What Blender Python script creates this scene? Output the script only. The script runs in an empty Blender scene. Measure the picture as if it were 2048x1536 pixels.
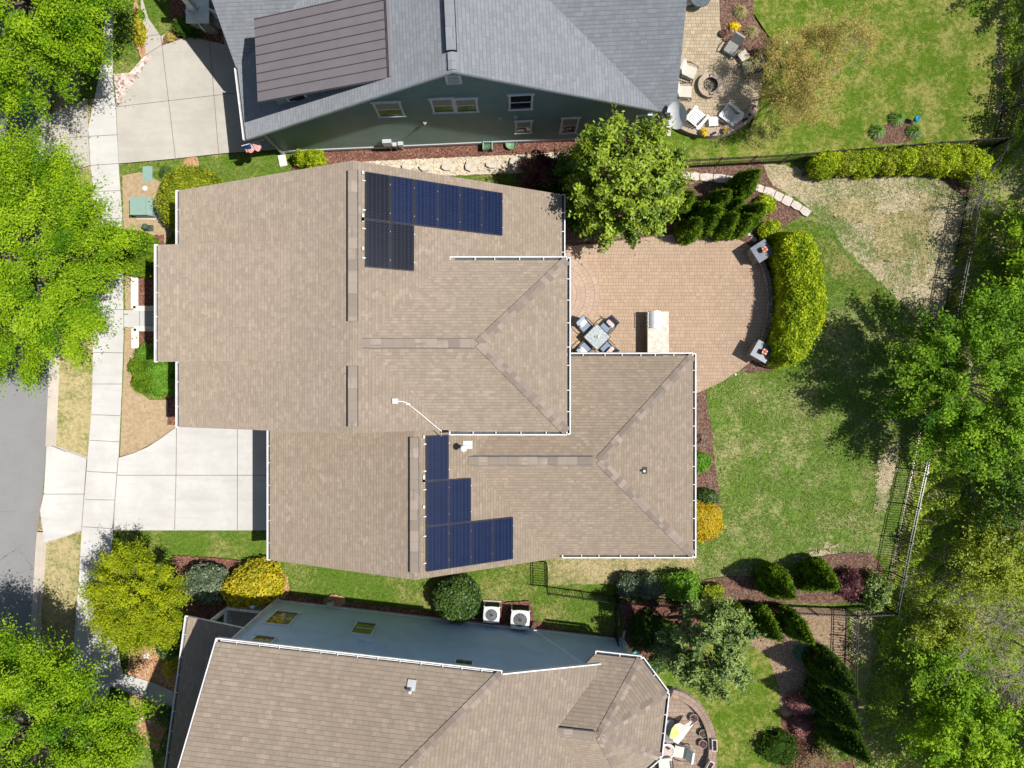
import bpy, math, random
import numpy as np
from mathutils import Vector, Matrix
from mathutils.geometry import tessellate_polygon

# ---------------------------------------------------------------- camera, sky, sun, exposure
H = 34.0            # camera height in metres
F = 1370.0          # focal length in photo pixels (2048 wide)
SC = bpy.context.scene
COL = SC.collection
cd = bpy.data.cameras.new("camera"); cam = bpy.data.objects.new("camera", cd); COL.objects.link(cam)
cam.location = (0, 0, H); cam.rotation_euler = (0, 0, 0)
cd.sensor_width = 36; cd.lens = 36 * F / 2048; cd.clip_start = .5; cd.clip_end = 2000
SC.camera = cam
SUN = Vector((0.60, -0.055, 1.0)).normalized()
elev = math.asin(SUN.z); az = math.atan2(SUN.x, SUN.y)
w = bpy.data.worlds.new("World"); SC.world = w; w.use_nodes = True
nt = w.node_tree
sky = nt.nodes.new('ShaderNodeTexSky'); sky.sky_type = 'NISHITA'; sky.sun_disc = False
sky.sun_elevation = elev; sky.sun_rotation = az
nt.links.new(sky.outputs[0], nt.nodes['Background'].inputs[0]); nt.nodes['Background'].inputs[1].default_value = 0.074
sl = bpy.data.lights.new("sun", 'SUN'); so = bpy.data.objects.new("sun", sl); COL.objects.link(so)
sl.energy = 4.7; sl.angle = math.radians(.5); sl.color = (1, .972, .93)
so.rotation_euler = SUN.to_track_quat('Z', 'Y').to_euler(); so.location = (20, 0, 40)
SC.view_settings.view_transform = 'Standard'; SC.view_settings.look = 'None'
SC.view_settings.gamma = 1; SC.view_settings.exposure = 0.40
SC.render.resolution_x = 1024; SC.render.resolution_y = 768

random.seed(7); R = np.random.RandomState(11)
PI = math.pi
def G(px, py, z=0.0):
    D = H - z
    return Vector(((px - 1024) * D / F, (768 - py) * D / F, z))

# ---------------------------------------------------------------- object helpers
class MB:
    def __init__(s): s.v = []; s.f = []; s.m = []; s.uv = []
    def poly(s, pts, m=0, uv=None):
        i = len(s.v); s.v += [tuple(p) for p in pts]; s.f.append(tuple(range(i, i + len(pts)))); s.m.append(m)
        s.uv.append(uv if uv else [(p[0], p[1]) for p in pts])
    def box(s, c, d, rz=0, m=0, rx=0, ry=0, mat=None):
        M = mat if mat is not None else (Matrix.Translation(c) @ Matrix.Rotation(rz, 4, 'Z') @ Matrix.Rotation(ry, 4, 'Y') @ Matrix.Rotation(rx, 4, 'X'))
        hx, hy, hz = d[0] / 2, d[1] / 2, d[2] / 2
        P = [M @ Vector((x * hx, y * hy, z * hz)) for z in (-1, 1) for y in (-1, 1) for x in (-1, 1)]
        L = [(x * hx, y * hy, z * hz) for z in (-1, 1) for y in (-1, 1) for x in (-1, 1)]
        for q, ax in (((0, 2, 3, 1), 2), ((4, 5, 7, 6), 2), ((0, 1, 5, 4), 1), ((2, 6, 7, 3), 1), ((0, 4, 6, 2), 0), ((1, 3, 7, 5), 0)):
            a = [k for k in range(3) if k != ax]
            s.poly([P[i] for i in q], m, [(L[i][a[0]], L[i][a[1]]) for i in q])
    def bar(s, p, q, wd, th=None, m=0, up=(0, 0, 1)):
        p = Vector(p); q = Vector(q); th = th or wd; d = q - p; L = d.length
        if L < 1e-6: return
        x = d / L; y = Vector(up).cross(x)
        if y.length < 1e-3: y = Vector((0, 1, 0)).cross(x)
        y.normalize(); z = x.cross(y)
        M = Matrix.Translation((p + q) / 2) @ Matrix((x, y, z)).transposed().to_4x4()
        s.box(None, (L, wd, th), m=m, mat=M)
    def prism(s, pts, z0, z1, m=0, ms=None, bottom=False):
        ms = m if ms is None else ms
        T = tess([(p[0], p[1]) for p in pts]); a = area2(pts)
        if a < 0: pts = pts[::-1]; T = tess([(p[0], p[1]) for p in pts])
        for t in T: s.poly([(pts[i][0], pts[i][1], z1) for i in t], m)
        if bottom:
            for t in T: s.poly([(pts[i][0], pts[i][1], z0) for i in t[::-1]], m)
        n = len(pts); acc = 0
        for i in range(n):
            p, q = pts[i], pts[(i + 1) % n]; L = math.hypot(q[0] - p[0], q[1] - p[1])
            s.poly([(p[0], p[1], z0), (q[0], q[1], z0), (q[0], q[1], z1), (p[0], p[1], z1)], ms, [(acc, z0), (acc + L, z0), (acc + L, z1), (acc, z1)])
            acc += L
    def tube(s, P, r, n=6, m=0, cap=True):
        P = [Vector(p) for p in P]; rings = []
        rr = r if isinstance(r, (list, tuple)) else [r] * len(P)
        ref = Vector((.13, .31, .94))
        for i, p in enumerate(P):
            d = (P[min(i + 1, len(P) - 1)] - P[max(i - 1, 0)])
            if d.length < 1e-9: d = Vector((0, 0, 1))
            d.normalize(); a = d.cross(ref)
            if a.length < .05: a = d.cross(Vector((1, 0, 0)))
            a.normalize(); b = d.cross(a)
            rings.append([p + (a * math.cos(2 * PI * k / n) + b * math.sin(2 * PI * k / n)) * rr[i] for k in range(n)])
        for i in range(len(P) - 1):
            for k in range(n):
                s.poly([rings[i][k], rings[i][(k + 1) % n], rings[i + 1][(k + 1) % n], rings[i + 1][k]], m)
        if cap: s.poly(rings[0], m); s.poly(rings[-1][::-1], m)
    def lathe(s, prof, c=(0, 0, 0), n=24, m=0):
        for i in range(len(prof) - 1):
            (r0, z0), (r1, z1) = prof[i], prof[i + 1]
            for k in range(n):
                a, b = 2 * PI * k / n, 2 * PI * (k + 1) / n
                pts = [(c[0] + r * math.cos(t), c[1] + r * math.sin(t), c[2] + z) for r, z, t in ((r0, z0, a), (r0, z0, b), (r1, z1, b), (r1, z1, a))]
                if r0 < 1e-5: pts = pts[1:]
                elif r1 < 1e-5: pts = pts[:3]
                s.poly(pts, m)
    def profile(s, prof, b0, b1, T=lambda a, b, z: (a, b, z), m=0):
        n = len(prof)
        lo = [T(a, b0, z) for a, z in prof]; hi = [T(a, b1, z) for a, z in prof]
        for t in tess(prof):
            s.poly([lo[i] for i in t], m, [prof[i] for i in t]); s.poly([hi[i] for i in t[::-1]], m, [prof[i] for i in t[::-1]])
        for i in range(n):
            j = (i + 1) % n
            s.poly([lo[i], hi[i], hi[j], lo[j]], m, [(b0, prof[i][1]), (b1, prof[i][1]), (b1, prof[j][1]), (b0, prof[j][1])])
    def build(s, name, mats, parent=None, world=True, smooth=False):
        me = bpy.data.meshes.new(name); me.from_pydata(s.v, [], s.f)
        mats = mats if isinstance(mats, (list, tuple)) else [mats]
        for k in mats: me.materials.append(k)
        me.polygons.foreach_set('material_index', s.m)
        u = me.uv_layers.new(name='UVMap'); u.data.foreach_set('uv', [c for f in s.uv for p in f for c in p])
        if smooth: me.polygons.foreach_set('use_smooth', [True] * len(s.f))
        return link(name, me, parent, world)
def link(name, me, parent=None, world=True):
    o = bpy.data.objects.new(name, me); COL.objects.link(o)
    if parent is not None:
        o.parent = parent
        if world:
            off = Vector(parent.location) if parent.parent is None else Vector(parent['_w'])
            me.transform(Matrix.Translation(-off))
            o['_w'] = tuple(off)
    return o
def tess(pts): return [tuple(t) for t in tessellate_polygon([[Vector((p[0], p[1], 0)) for p in pts]])]
def area2(pts):
    return sum(pts[i][0] * pts[(i + 1) % len(pts)][1] - pts[(i + 1) % len(pts)][0] * pts[i][1] for i in range(len(pts)))
def thing(name, label, cat, loc=(0, 0, 0), rz=0, group=None):
    o = bpy.data.objects.new(name, None); COL.objects.link(o); o.empty_display_size = .3
    o.location = loc; o.rotation_euler = (0, 0, rz); o['label'] = label; o['category'] = cat
    if group: o['group'] = group
    return o
def tag(o, label, cat, group=None):
    o['label'] = label; o['category'] = cat
    if group: o['group'] = group
    return o
def dup(root, loc, rz, label=None, group=None):
    def rec(o, par):
        c = o.copy(); COL.objects.link(c); c.parent = par
        for ch in list(o.children): rec(ch, c)
        return c
    r = rec(root, None); r.location = loc; r.rotation_euler = (0, 0, rz)
    if label: r['label'] = label
    if group: r['group'] = group
    return r
def crom(pts, n=5, closed=True):
    out = []; N = len(pts); rng = range(N) if closed else range(N - 1)
    for i in rng:
        g = (lambda k: pts[k % N]) if closed else (lambda k: pts[max(0, min(N - 1, k))])
        p0, p1, p2, p3 = [Vector(g(k)[:2]) for k in (i - 1, i, i + 1, i + 2)]
        for k in range(n):
            t = k / n
            v = .5 * ((2 * p1) + (p2 - p0) * t + (2 * p0 - 5 * p1 + 4 * p2 - p3) * t * t + (3 * p1 - p0 - 3 * p2 + p3) * t ** 3)
            out.append((v.x, v.y))
    if not closed: out.append(tuple(pts[-1][:2]))
    return out
def rag(pts, step, amp, seed=1):
    rr = random.Random(seed); out = []
    for i in range(len(pts)):
        p = Vector(pts[i][:2]); q = Vector(pts[(i + 1) % len(pts)][:2]); L = (q - p).length; n = max(1, int(L / step))
        for k in range(n):
            v = p + (q - p) * k / n; out.append((v.x + rr.uniform(-amp, amp), v.y + rr.uniform(-amp, amp)))
    return out
LV = [0.004]; SHEETS = []
def sheet(name, pts, mat, sm=False, rg=0, px=True, z=None, seed=1, uv=None, step=5):
    if sm: pts = crom(pts)
    if rg: pts = rag(pts, step, rg, seed)
    P = [G(*p[:2]) for p in pts] if px else [Vector((p[0], p[1], 0)) for p in pts]
    if z is None: z = LV[0]; LV[0] += .004
    if area2(P) < 0: P = P[::-1]
    b = MB()
    for t in tess(P): b.poly([(P[i].x, P[i].y, z) for i in t], 0, [uv(P[i]) for i in t] if uv else None)
    o = b.build(name, mat); o['kind'] = 'structure'; SHEETS.append((name, [(p.x, p.y) for p in P], mat))
    return o

# ---------------------------------------------------------------- materials
class N:
    def __init__(s, name):
        s.m = bpy.data.materials.new(name); s.m.use_nodes = True; s.t = s.m.node_tree; s.bs = s.t.nodes['Principled BSDF']
    def n(s, ty, **k):
        x = s.t.nodes.new('ShaderNode' + ty)
        for a, b in k.items(): setattr(x, a, b)
        return x
    def l(s, a, b): s.t.links.new(a, b)
    def val(s, sock, v):
        if hasattr(v, 'is_output') or isinstance(v, bpy.types.NodeSocket): s.l(v, sock)
        else: sock.default_value = v
    def math(s, op, a, b=0.0, c=None, clamp=False):
        x = s.n('Math', operation=op, use_clamp=clamp); s.val(x.inputs[0], a); s.val(x.inputs[1], b)
        if c is not None: s.val(x.inputs[2], c)
        return x.outputs[0]
    def mix(s, f, a, b, mode='MIX'):
        x = s.n('Mix', data_type='RGBA', blend_type=mode); s.val(x.inputs[0], f)
        s.val(x.inputs[6], rgba(a) if isinstance(a, tuple) else a); s.val(x.inputs[7], rgba(b) if isinstance(b, tuple) else b)
        return x.outputs[2]
    def pos(s): return s.n('NewGeometry').outputs['Position']
    def uv(s):
        x = s.n('UVMap', uv_map='UVMap'); q = s.n('SeparateXYZ'); s.l(x.outputs[0], q.inputs[0]); return q.outputs[0], q.outputs[1], x.outputs[0]
    def noise(s, sc, det=3, rough=.6, v=None, lo=None, hi=None, dist=0):
        x = s.n('TexNoise'); x.inputs['Scale'].default_value = sc; x.inputs['Detail'].default_value = det; x.inputs['Roughness'].default_value = rough
        x.inputs['Distortion'].default_value = dist
        s.l(v if v is not None else s.pos(), x.inputs['Vector'])
        return s.rng(x.outputs[0], lo, hi) if lo is not None else x.outputs[0]
    def rng(s, a, lo, hi):
        x = s.n('MapRange', interpolation_type='SMOOTHSTEP'); s.l(a, x.inputs[0]); x.inputs[1].default_value = lo; x.inputs[2].default_value = hi; return x.outputs[0]
    def vor(s, sc, v=None, rnd=1, out='Color', feat='F1'):
        x = s.n('TexVoronoi', feature=feat); x.inputs['Scale'].default_value = sc; x.inputs['Randomness'].default_value = rnd
        s.l(v if v is not None else s.pos(), x.inputs['Vector']); return x.outputs[out]
    def wn(s, a, b):
        c = s.n('CombineXYZ'); s.val(c.inputs[0], a); s.val(c.inputs[1], b)
        x = s.n('TexWhiteNoise', noise_dimensions='2D'); s.l(c.outputs[0], x.inputs[0]); return x.outputs[0]
    def bump(s, h, st=.5, d=.02):
        x = s.n('Bump'); x.inputs['Strength'].default_value = st; x.inputs['Distance'].default_value = d; s.l(h, x.inputs['Height']); s.l(x.outputs[0], s.bs.inputs['Normal'])
    def out(s, col, rough=.8, spec=.3, metal=0):
        s.val(s.bs.inputs['Base Color'], rgba(col) if isinstance(col, tuple) else col); s.val(s.bs.inputs['Roughness'], rough)
        s.bs.inputs['Specular IOR Level'].default_value = spec; s.bs.inputs['Metallic'].default_value = metal
        if rough > .78 and 'Diffuse Roughness' in s.bs.inputs: s.bs.inputs['Diffuse Roughness'].default_value = 1.0
        return s.m
def rgba(c): return (c[0], c[1], c[2], 1)
def sc(c, k): return tuple(x * k for x in c)
def plain(name, c, rough=.6, spec=.3, metal=0, var=.15, scl=6, bump=0):
    s = N(name); f = s.noise(scl, 4, .65, lo=.3, hi=.7)
    if bump: s.bump(s.noise(scl * 8, 3), bump, .01)
    return s.out(s.mix(f, sc(c, 1 - var), sc(c, 1 + var)), rough, spec, metal)
def grass(name, g1, g2, tan, cover, pscale=.35, fine=28, seed=0):
    s = N(name); mp = s.n('Mapping'); mp.inputs['Location'].default_value = (seed * 7.3, seed * 3.1, 0); s.l(s.pos(), mp.inputs[0]); v = mp.outputs[0]
    st = s.n('Mapping'); st.inputs['Scale'].default_value = (1.0, .55, 1); st.inputs['Rotation'].default_value = (0, 0, .5); s.l(v, st.inputs[0])
    a = s.noise(fine, 3, .7, st.outputs[0], .28, .72); b = s.noise(5.5, 5, .7, v, .33, .67); p = s.noise(pscale, 6, .72, v); f3 = s.noise(60, 2, .8, v, .3, .7)
    green = s.mix(b, g1, g2); green = s.mix(s.math('MULTIPLY', a, .55), green, sc(g2, 1.5))
    blade = s.math('ADD', p, s.math('MULTIPLY', s.math('SUBTRACT', a, .5), .16))
    blade = s.math('ADD', blade, s.math('MULTIPLY', s.math('SUBTRACT', b, .5), .12))
    m = s.rng(blade, 1 - cover - .13, 1 - cover + .13)
    tn = s.mix(b, sc(tan, .72), sc(tan, 1.15)); tn = s.mix(s.math('MULTIPLY', f3, .5), tn, sc(tan, 1.3))
    c = s.mix(m, green, tn); c = s.mix(s.math('MULTIPLY', s.math('SUBTRACT', 1.0, f3), .45), c, sc(g1, .35))
    s.bump(s.math('ADD', a, f3), .9, .035)
    return s.out(c, .9, .1)
def granular(name, cols, scl, rough=.95, bump=.8, dist=.02, patch=.12):
    s = N(name); v = s.vor(scl); q = s.n('SeparateColor'); s.l(v, q.inputs[0])
    c = s.mix(s.rng(q.outputs[0], .2, .8), cols[0], cols[1]); c = s.mix(s.rng(q.outputs[1], .72, .9), c, cols[2])
    n1 = s.noise(.9, 5, .7, lo=.3, hi=.7); c = s.mix(s.math('MULTIPLY', n1, patch * 2), c, sc(cols[0], .6))
    s.bump(s.vor(scl, out='Distance'), bump, dist)
    return s.out(c, rough, .12)
def concrete(name, c, stain=.12, fine=45):
    s = N(name); a = s.noise(fine, 3, .7, lo=.25, hi=.75); b = s.noise(.5, 6, .7, lo=.3, hi=.7); d = s.noise(2.2, 5, .75, lo=.45, hi=.8)
    k = s.mix(b, sc(c, 1 - stain), sc(c, 1.03)); k = s.mix(s.math('MULTIPLY', a, .3), k, sc(c, .8)); k = s.mix(s.math('MULTIPLY', d, .22), k, sc((c[0], c[1] * .96, c[2] * .9), .72))
    wv = s.n('Mapping'); wv.inputs['Scale'].default_value = (.35, 2.6, 1); s.l(s.pos(), wv.inputs[0]); k = s.mix(s.math('MULTIPLY', s.noise(1.0, 5, .7, wv.outputs[0], .42, .75), .4), k, sc((c[0], c[1] * .97, c[2] * .93), .76))
    sp = s.vor(1.3, out='Distance'); k = s.mix(s.math('MULTIPLY', s.math('LESS_THAN', sp, .028), .55), k, sc(c, .45))
    s.bump(a, .15, .006); return s.out(k, .88, .2)
def shingle(name, c, ex=.135, wd=.21, light=1.2, dark=.86, line=.62, blotch=.1):
    s = N(name); u, v, uv = s.uv()
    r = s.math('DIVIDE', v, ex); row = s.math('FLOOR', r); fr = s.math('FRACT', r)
    uu = s.math('ADD', s.math('DIVIDE', u, wd), s.math('MULTIPLY', s.wn(row, 3.3), 9)); cell = s.math('FLOOR', uu); fu = s.math('FRACT', uu)
    rn = s.wn(cell, row); r2 = s.wn(s.math('FLOOR', s.math('ADD', uu, .37)), s.math('ADD', row, 41.0)); r3 = s.noise(1.6, 3, .6, lo=.42, hi=.62)
    k = s.mix(rn, sc(c, dark), sc(c, 1.06)); k = s.mix(s.math('MULTIPLY', s.rng(r2, .72, .95), s.math('MULTIPLY_ADD', r3, .75, .25)), k, sc(c, light)); 
    stv = s.n('Mapping'); stv.inputs['Scale'].default_value = (2.2, .22, 1); s.l(uv, stv.inputs[0]); k = s.mix(s.math('MULTIPLY', s.noise(1.0, 5, .7, stv.outputs[0], .45, .8), .22), k, sc((c[0], c[1] * .95, c[2] * .88), .66))
    big = s.noise(.35, 5, .7, lo=.3, hi=.75); k = s.mix(s.math('MULTIPLY', big, blotch * 2), k, sc((c[0], c[1] * .93, c[2] * .82), .78))
    gr = s.noise(70, 2, .8, lo=.2, hi=.8); k = s.mix(s.math('MULTIPLY', gr, .28), k, sc(c, .62))
    ln = s.math('LESS_THAN', fr, .13); k = s.mix(s.math('MULTIPLY', ln, 1 - line), k, sc(c, .25))  # butt-edge shadow of each course painted in as a dark line
    vl = s.math('LESS_THAN', fu, .05); k = s.mix(s.math('MULTIPLY', vl, .3), k, sc(c, .3))
    s.bump(s.math('ADD', fr, s.math('MULTIPLY', rn, .4)), .35, .012); return s.out(k, .9, .2)
def siding(name, c, lap=.17, rough=.55):
    s = N(name); u, v, uv = s.uv(); fr = s.math('FRACT', s.math('DIVIDE', v, lap))
    n1 = s.noise(1.2, 4, lo=.3, hi=.7); k = s.mix(n1, sc(c, .93), sc(c, 1.07)); k = s.mix(s.math('MULTIPLY', s.math('LESS_THAN', fr, .12), .45), k, sc(c, .4))
    s.bump(s.math('SUBTRACT', 1.0, fr), .5, .02); return s.out(k, rough, .35)
def pavers(name, c, c2, bw=.3, rh=.2, mort=.012, jc=.45):
    s = N(name); u, v, uv = s.uv(); row = s.math('FLOOR', s.math('DIVIDE', v, rh)); fv = s.math('FRACT', s.math('DIVIDE', v, rh))
    wv = s.math('MULTIPLY', s.wn(row, 9.1), 1.0); uu = s.math('ADD', s.math('DIVIDE', u, bw), wv); cell = s.math('FLOOR', uu); fu = s.math('FRACT', uu)
    rn = s.wn(cell, row); half = s.math('MULTIPLY', s.math('GREATER_THAN', s.wn(cell, s.math('ADD', row, 17.0)), .6), 1.0)
    mid = s.math('MULTIPLY', half, s.math('LESS_THAN', s.math('ABSOLUTE', s.math('SUBTRACT', fu, .5)), mort / bw * .6))
    j = s.math('MAXIMUM', s.math('MAXIMUM', s.math('LESS_THAN', fu, mort / bw), s.math('LESS_THAN', fv, mort / rh)), mid)
    k = s.mix(rn, c, c2); gr = s.noise(50, 2, .8, lo=.2, hi=.8); k = s.mix(s.math('MULTIPLY', gr, .25), k, sc(c, .7))
    big = s.noise(.5, 5, .7, lo=.3, hi=.7); k = s.mix(s.math('MULTIPLY', big, .18), k, sc(c2, .75)); k = s.mix(s.math('MULTIPLY', j, 1 - jc), k, sc(c, .18))
    s.bump(s.math('SUBTRACT', 1.0, j), .4, .01); return s.out(k, .9, .2)
def leafm(name, c1, c2, trans=.35, rough=.5, spec=.35):
    s = N(name); a = s.n('Attribute', attribute_name='tint'); k = s.mix(a.outputs['Fac'], c1, c2); s.out(k, rough, spec)
    tr = s.n('BsdfTranslucent'); s.l(s.mix(.5, k, sc(c2, 1.2)), tr.inputs[0]); mx = s.n('MixShader'); mx.inputs[0].default_value = trans
    o = s.t.nodes['Material Output']; s.l(s.bs.outputs[0], mx.inputs[1]); s.l(tr.outputs[0], mx.inputs[2]); s.l(mx.outputs[0], o.inputs[0]); return s.m
def stone(name, c1, c2, scl=4):
    s = N(name); v = s.vor(scl); q = s.n('SeparateColor'); s.l(v, q.inputs[0]); k = s.mix(q.outputs[0], c1, c2)
    e = s.vor(scl, out='Distance', feat='DISTANCE_TO_EDGE'); k = s.mix(s.rng(e, .06, .02), k, sc(c1, .35)); k = s.mix(s.math('MULTIPLY', s.noise(30, 3, lo=.3, hi=.7), .3), k, sc(c1, .6))
    s.bump(s.rng(e, 0, .1), .6, .02); return s.out(k, .9, .2)

MT = {}
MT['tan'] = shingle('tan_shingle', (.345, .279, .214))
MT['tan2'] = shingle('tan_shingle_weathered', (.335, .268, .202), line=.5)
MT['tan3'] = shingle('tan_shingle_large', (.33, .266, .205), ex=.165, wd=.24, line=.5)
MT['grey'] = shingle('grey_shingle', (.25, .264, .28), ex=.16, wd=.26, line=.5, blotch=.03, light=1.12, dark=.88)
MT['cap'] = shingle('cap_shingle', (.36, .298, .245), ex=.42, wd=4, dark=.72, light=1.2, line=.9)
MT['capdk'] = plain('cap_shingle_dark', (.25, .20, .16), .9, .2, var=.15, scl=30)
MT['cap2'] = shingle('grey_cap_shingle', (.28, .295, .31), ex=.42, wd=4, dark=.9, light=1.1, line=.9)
MT['white'] = plain('white_paint', (.68, .68, .665), .5, .3, var=.12, scl=3)
MT['trimdark'] = plain('gutter_floor', (.11, .11, .115), .8, .2, var=.3, scl=9)
MT['metalroof'] = plain('brown_metal_roof', (.165, .145, .15), .5, .4, .0, var=.05, scl=1.5)
MT['seam'] = plain('metal_seam', (.07, .06, .065), .5, .4)
MT['green_siding'] = siding('green_siding', (.19, .275, .25))
MT['blue_siding'] = siding('blue_siding', (.50, .65, .82))
MT['beige_siding'] = siding('beige_siding', (.5, .46, .38))
MT['glass'] = plain('window_glass', (.02, .025, .03), .06, .6, var=.5, scl=3)
MT['pane_reflection'] = plain('window_reflection', (.30, .26, .23), .5, .3, var=.3, scl=14)  # brown reflection in the upper panes, painted into the colour
MT['conc'] = concrete('concrete_bright', (.54, .525, .495), .14)
MT['conc2'] = concrete('concrete_weathered', (.46, .43, .38), .16)
MT['joint'] = plain('joint', (.20, .17, .14), .9, .1)
MT['curb'] = concrete('curb_concrete', (.52, .46, .39), .2)
s = N('asphalt'); a = s.noise(70, 3, .8, lo=.25, hi=.75); b = s.noise(.6, 6, .7, lo=.3, hi=.7)
k = s.mix(a, (.16, .16, .16), (.31, .305, .295)); k = s.mix(s.math('MULTIPLY', b, .4), k, (.19, .185, .18)); cv = s.n('Mapping'); s.l(s.pos(), cv.inputs[0]); ds = s.n('VectorMath', operation='ADD'); s.l(s.pos(), ds.inputs[0]); nz = s.n('TexNoise'); nz.inputs['Scale'].default_value = 1.5; s.l(s.pos(), nz.inputs['Vector']); s.l(nz.outputs['Color'], ds.inputs[1]); ck = s.vor(.22, ds.outputs[0], out='Distance', feat='DISTANCE_TO_EDGE'); k = s.mix(s.math('MULTIPLY', s.math('LESS_THAN', ck, .0028), s.noise(.25, 2, .5, lo=.5, hi=.6)), k, (.07, .065, .06)); s.bump(a, .5, .01); MT['asph'] = s.out(k, .9, .2)
MT['gr_green'] = grass('lawn_green', (.07, .14, .012), (.15, .25, .03), (.42, .37, .13), .42, seed=1)
MT['gr_back'] = grass('lawn_back', (.09, .18, .02), (.19, .30, .045), (.50, .46, .20), .43, .5, seed=2)
MT['gr_tan'] = grass('lawn_dormant', (.10, .18, .03), (.22, .28, .07), (.74, .60, .40), .54, .33, seed=3)
MT['gr_verge'] = grass('lawn_verge', (.16, .20, .045), (.29, .30, .09), (.62, .50, .27), .56, .5, seed=4)
MT['gr_straw'] = grass('lawn_straw', (.22, .21, .08), (.36, .30, .14), (.58, .43, .27), .85, .5, seed=5)
MT['gr_bright'] = grass('lawn_bright', (.065, .14, .01), (.17, .27, .022), (.46, .42, .12), .455, .6, seed=6)
MT['gr_wood'] = grass('woodland_floor', (.17, .26, .025), (.34, .44, .06), (.56, .46, .28), .54, .5, seed=7)
MT['mulch'] = granular('mulch', ((.13, .07, .05), (.24, .14, .10), (.33, .215, .16)), 16)
MT['mulch_red'] = granular('mulch_red', ((.12, .055, .04), (.22, .10, .07), (.33, .18, .13)), 18)
MT['straw'] = granular('pine_straw', ((.33, .17, .08), (.48, .28, .15), (.58, .42, .28)), 20)
MT['straw2'] = granular('pale_mulch', ((.36, .25, .16), (.47, .35, .23), (.27, .18, .11)), 16)
MT['gravel'] = granular('pea_gravel', ((.55, .46, .34), (.70, .62, .48), (.36, .3, .24)), 16)
MT['river'] = granular('river_rock', ((.48, .38, .32), (.62, .55, .50), (.28, .2, .17)), 8, dist=.05)
MT['pav'] = pavers('tan_pavers', (.50, .365, .255), (.57, .425, .305), .25, .17, .014, .35)
MT['pavring'] = pavers('ring_pavers', (.51, .385, .29), (.58, .44, .335), .45, .22, .018, .35)
MT['pav2'] = pavers('beige_pavers', (.46, .37, .25), (.60, .49, .35), .24, .17, .02, .4)
MT['pav3'] = pavers('brown_pavers', (.36, .26, .19), (.47, .35, .27), .3, .2, .02, .4)
MT['capst'] = pavers('cap_stone', (.50, .40, .30), (.56, .45, .35), .5, 3)
MT['flag'] = plain('flagstone', (.56, .505, .41), .85, .2, var=.12, scl=5)
MT['slab'] = plain('pale_stone', (.66, .60, .53), .85, .2, var=.12, scl=7, bump=.3)
MT['rubble'] = stone('fieldstone', (.24, .2, .16), (.42, .36, .29))
MT['black'] = plain('black_metal', (.012, .012, .013), .28, .3, var=.3)
MT['dark'] = plain('dark_bronze', (.045, .038, .034), .45, .4)
MT['charcoal'] = plain('charcoal', (.03, .032, .036), .6, .3)
MT['bark'] = plain('bark', (.14, .105, .08), .9, .1, var=.35, scl=12, bump=.5)
MT['palebark'] = plain('pale_bark', (.36, .31, .26), .9, .1, var=.25, scl=10)
MT['steel'] = plain('stainless', (.74, .75, .76), .35, .5, .35, var=.04)
MT['greybox'] = plain('grey_plastic', (.42, .43, .43), .5, .3, var=.05)
MT['utilgreen'] = plain('utility_green', (.23, .34, .29), .5, .35, var=.06)
MT['utildark'] = plain('utility_dark_green', (.06, .10, .07), .5, .35, var=.1)
MT['yellow'] = leafm('yellow_petals', (.75, .5, .01), (.85, .68, .02), .3)
MT['red'] = plain('flag_red', (.42, .03, .03), .8, .1)
MT['navy'] = plain('flag_blue', (.015, .025, .11), .8, .1)
MT['teal'] = plain('teal_plastic', (.02, .35, .30), .4, .4)
MT['skyblue'] = plain('blue_paint', (.03, .30, .45), .4, .4)
MT['cream'] = plain('cream_fabric', (.72, .69, .62), .85, .1, var=.05)
MT['pink'] = plain('patterned_fabric', (.62, .5, .46), .9, .1, var=.25, scl=18)
MT['sling'] = plain('blue_sling', (.27, .33, .42), .8, .15, var=.08, scl=20)
MT['greysling'] = plain('grey_sling', (.33, .32, .30), .8, .15, var=.06)
MT['beigeseat'] = plain('beige_seat', (.62, .57, .50), .8, .15, var=.05)
MT['lime'] = plain('lime_fabric', (.78, .82, .30), .8, .1, var=.1, scl=5)
MT['tile'] = plain('mosaic_tile', (.36, .40, .40), .25, .5, var=.3, scl=12)
MT['granite'] = plain('pink_granite', (.56, .45, .37), .4, .4, var=.22, scl=5)
MT['slate'] = plain('slate_cap', (.075, .095, .12), .35, .5, var=.3, scl=6)
MT['copper'] = plain('copper_lamp', (.45, .17, .10), .4, .5, .2, var=.3, scl=15)
MT['glasstop'] = plain('glass_table_top', (.10, .12, .13), .05, .8, var=.2)
MT['hose'] = plain('hose_green', (.16, .28, .16), .5, .3)
MT['terracotta'] = plain('clay', (.34, .2, .15), .8, .2)
MT['ash'] = plain('ash', (.035, .038, .042), .9, .1, var=.4, scl=10)
def solar(name, c, d):
    s = N(name); u, v, uv = s.uv()
    fu = s.math('FRACT', s.math('MULTIPLY', u, 6)); fv = s.math('FRACT', s.math('MULTIPLY', v, 20))
    g = s.math('MAXIMUM', s.math('LESS_THAN', fu, .05), s.math('LESS_THAN', fv, .09))
    k = s.mix(s.noise(2.5, 3, lo=.3, hi=.7), sc(c, .85), sc(c, 1.15)); k = s.mix(s.math('MULTIPLY', g, .3), k, sc(c, .45))
    off = s.wn(s.math('FLOOR', s.math('MULTIPLY', u, 6)), 3.0)
    near = s.math('LESS_THAN', s.math('ABSOLUTE', s.math('SUBTRACT', fu, s.math('MULTIPLY_ADD', off, .5, .25))), .2)
    dash = s.math('MULTIPLY', near, s.math('LESS_THAN', s.math('ABSOLUTE', s.math('SUBTRACT', fv, .5)), .12))
    dash = s.math('MULTIPLY', dash, s.math('GREATER_THAN', off, .35)); k = s.mix(s.math('MULTIPLY', dash, .4), k, d)  # busbar dashes with faint glints painted in as lighter colour
    return s.out(k, .25, .28)
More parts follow.
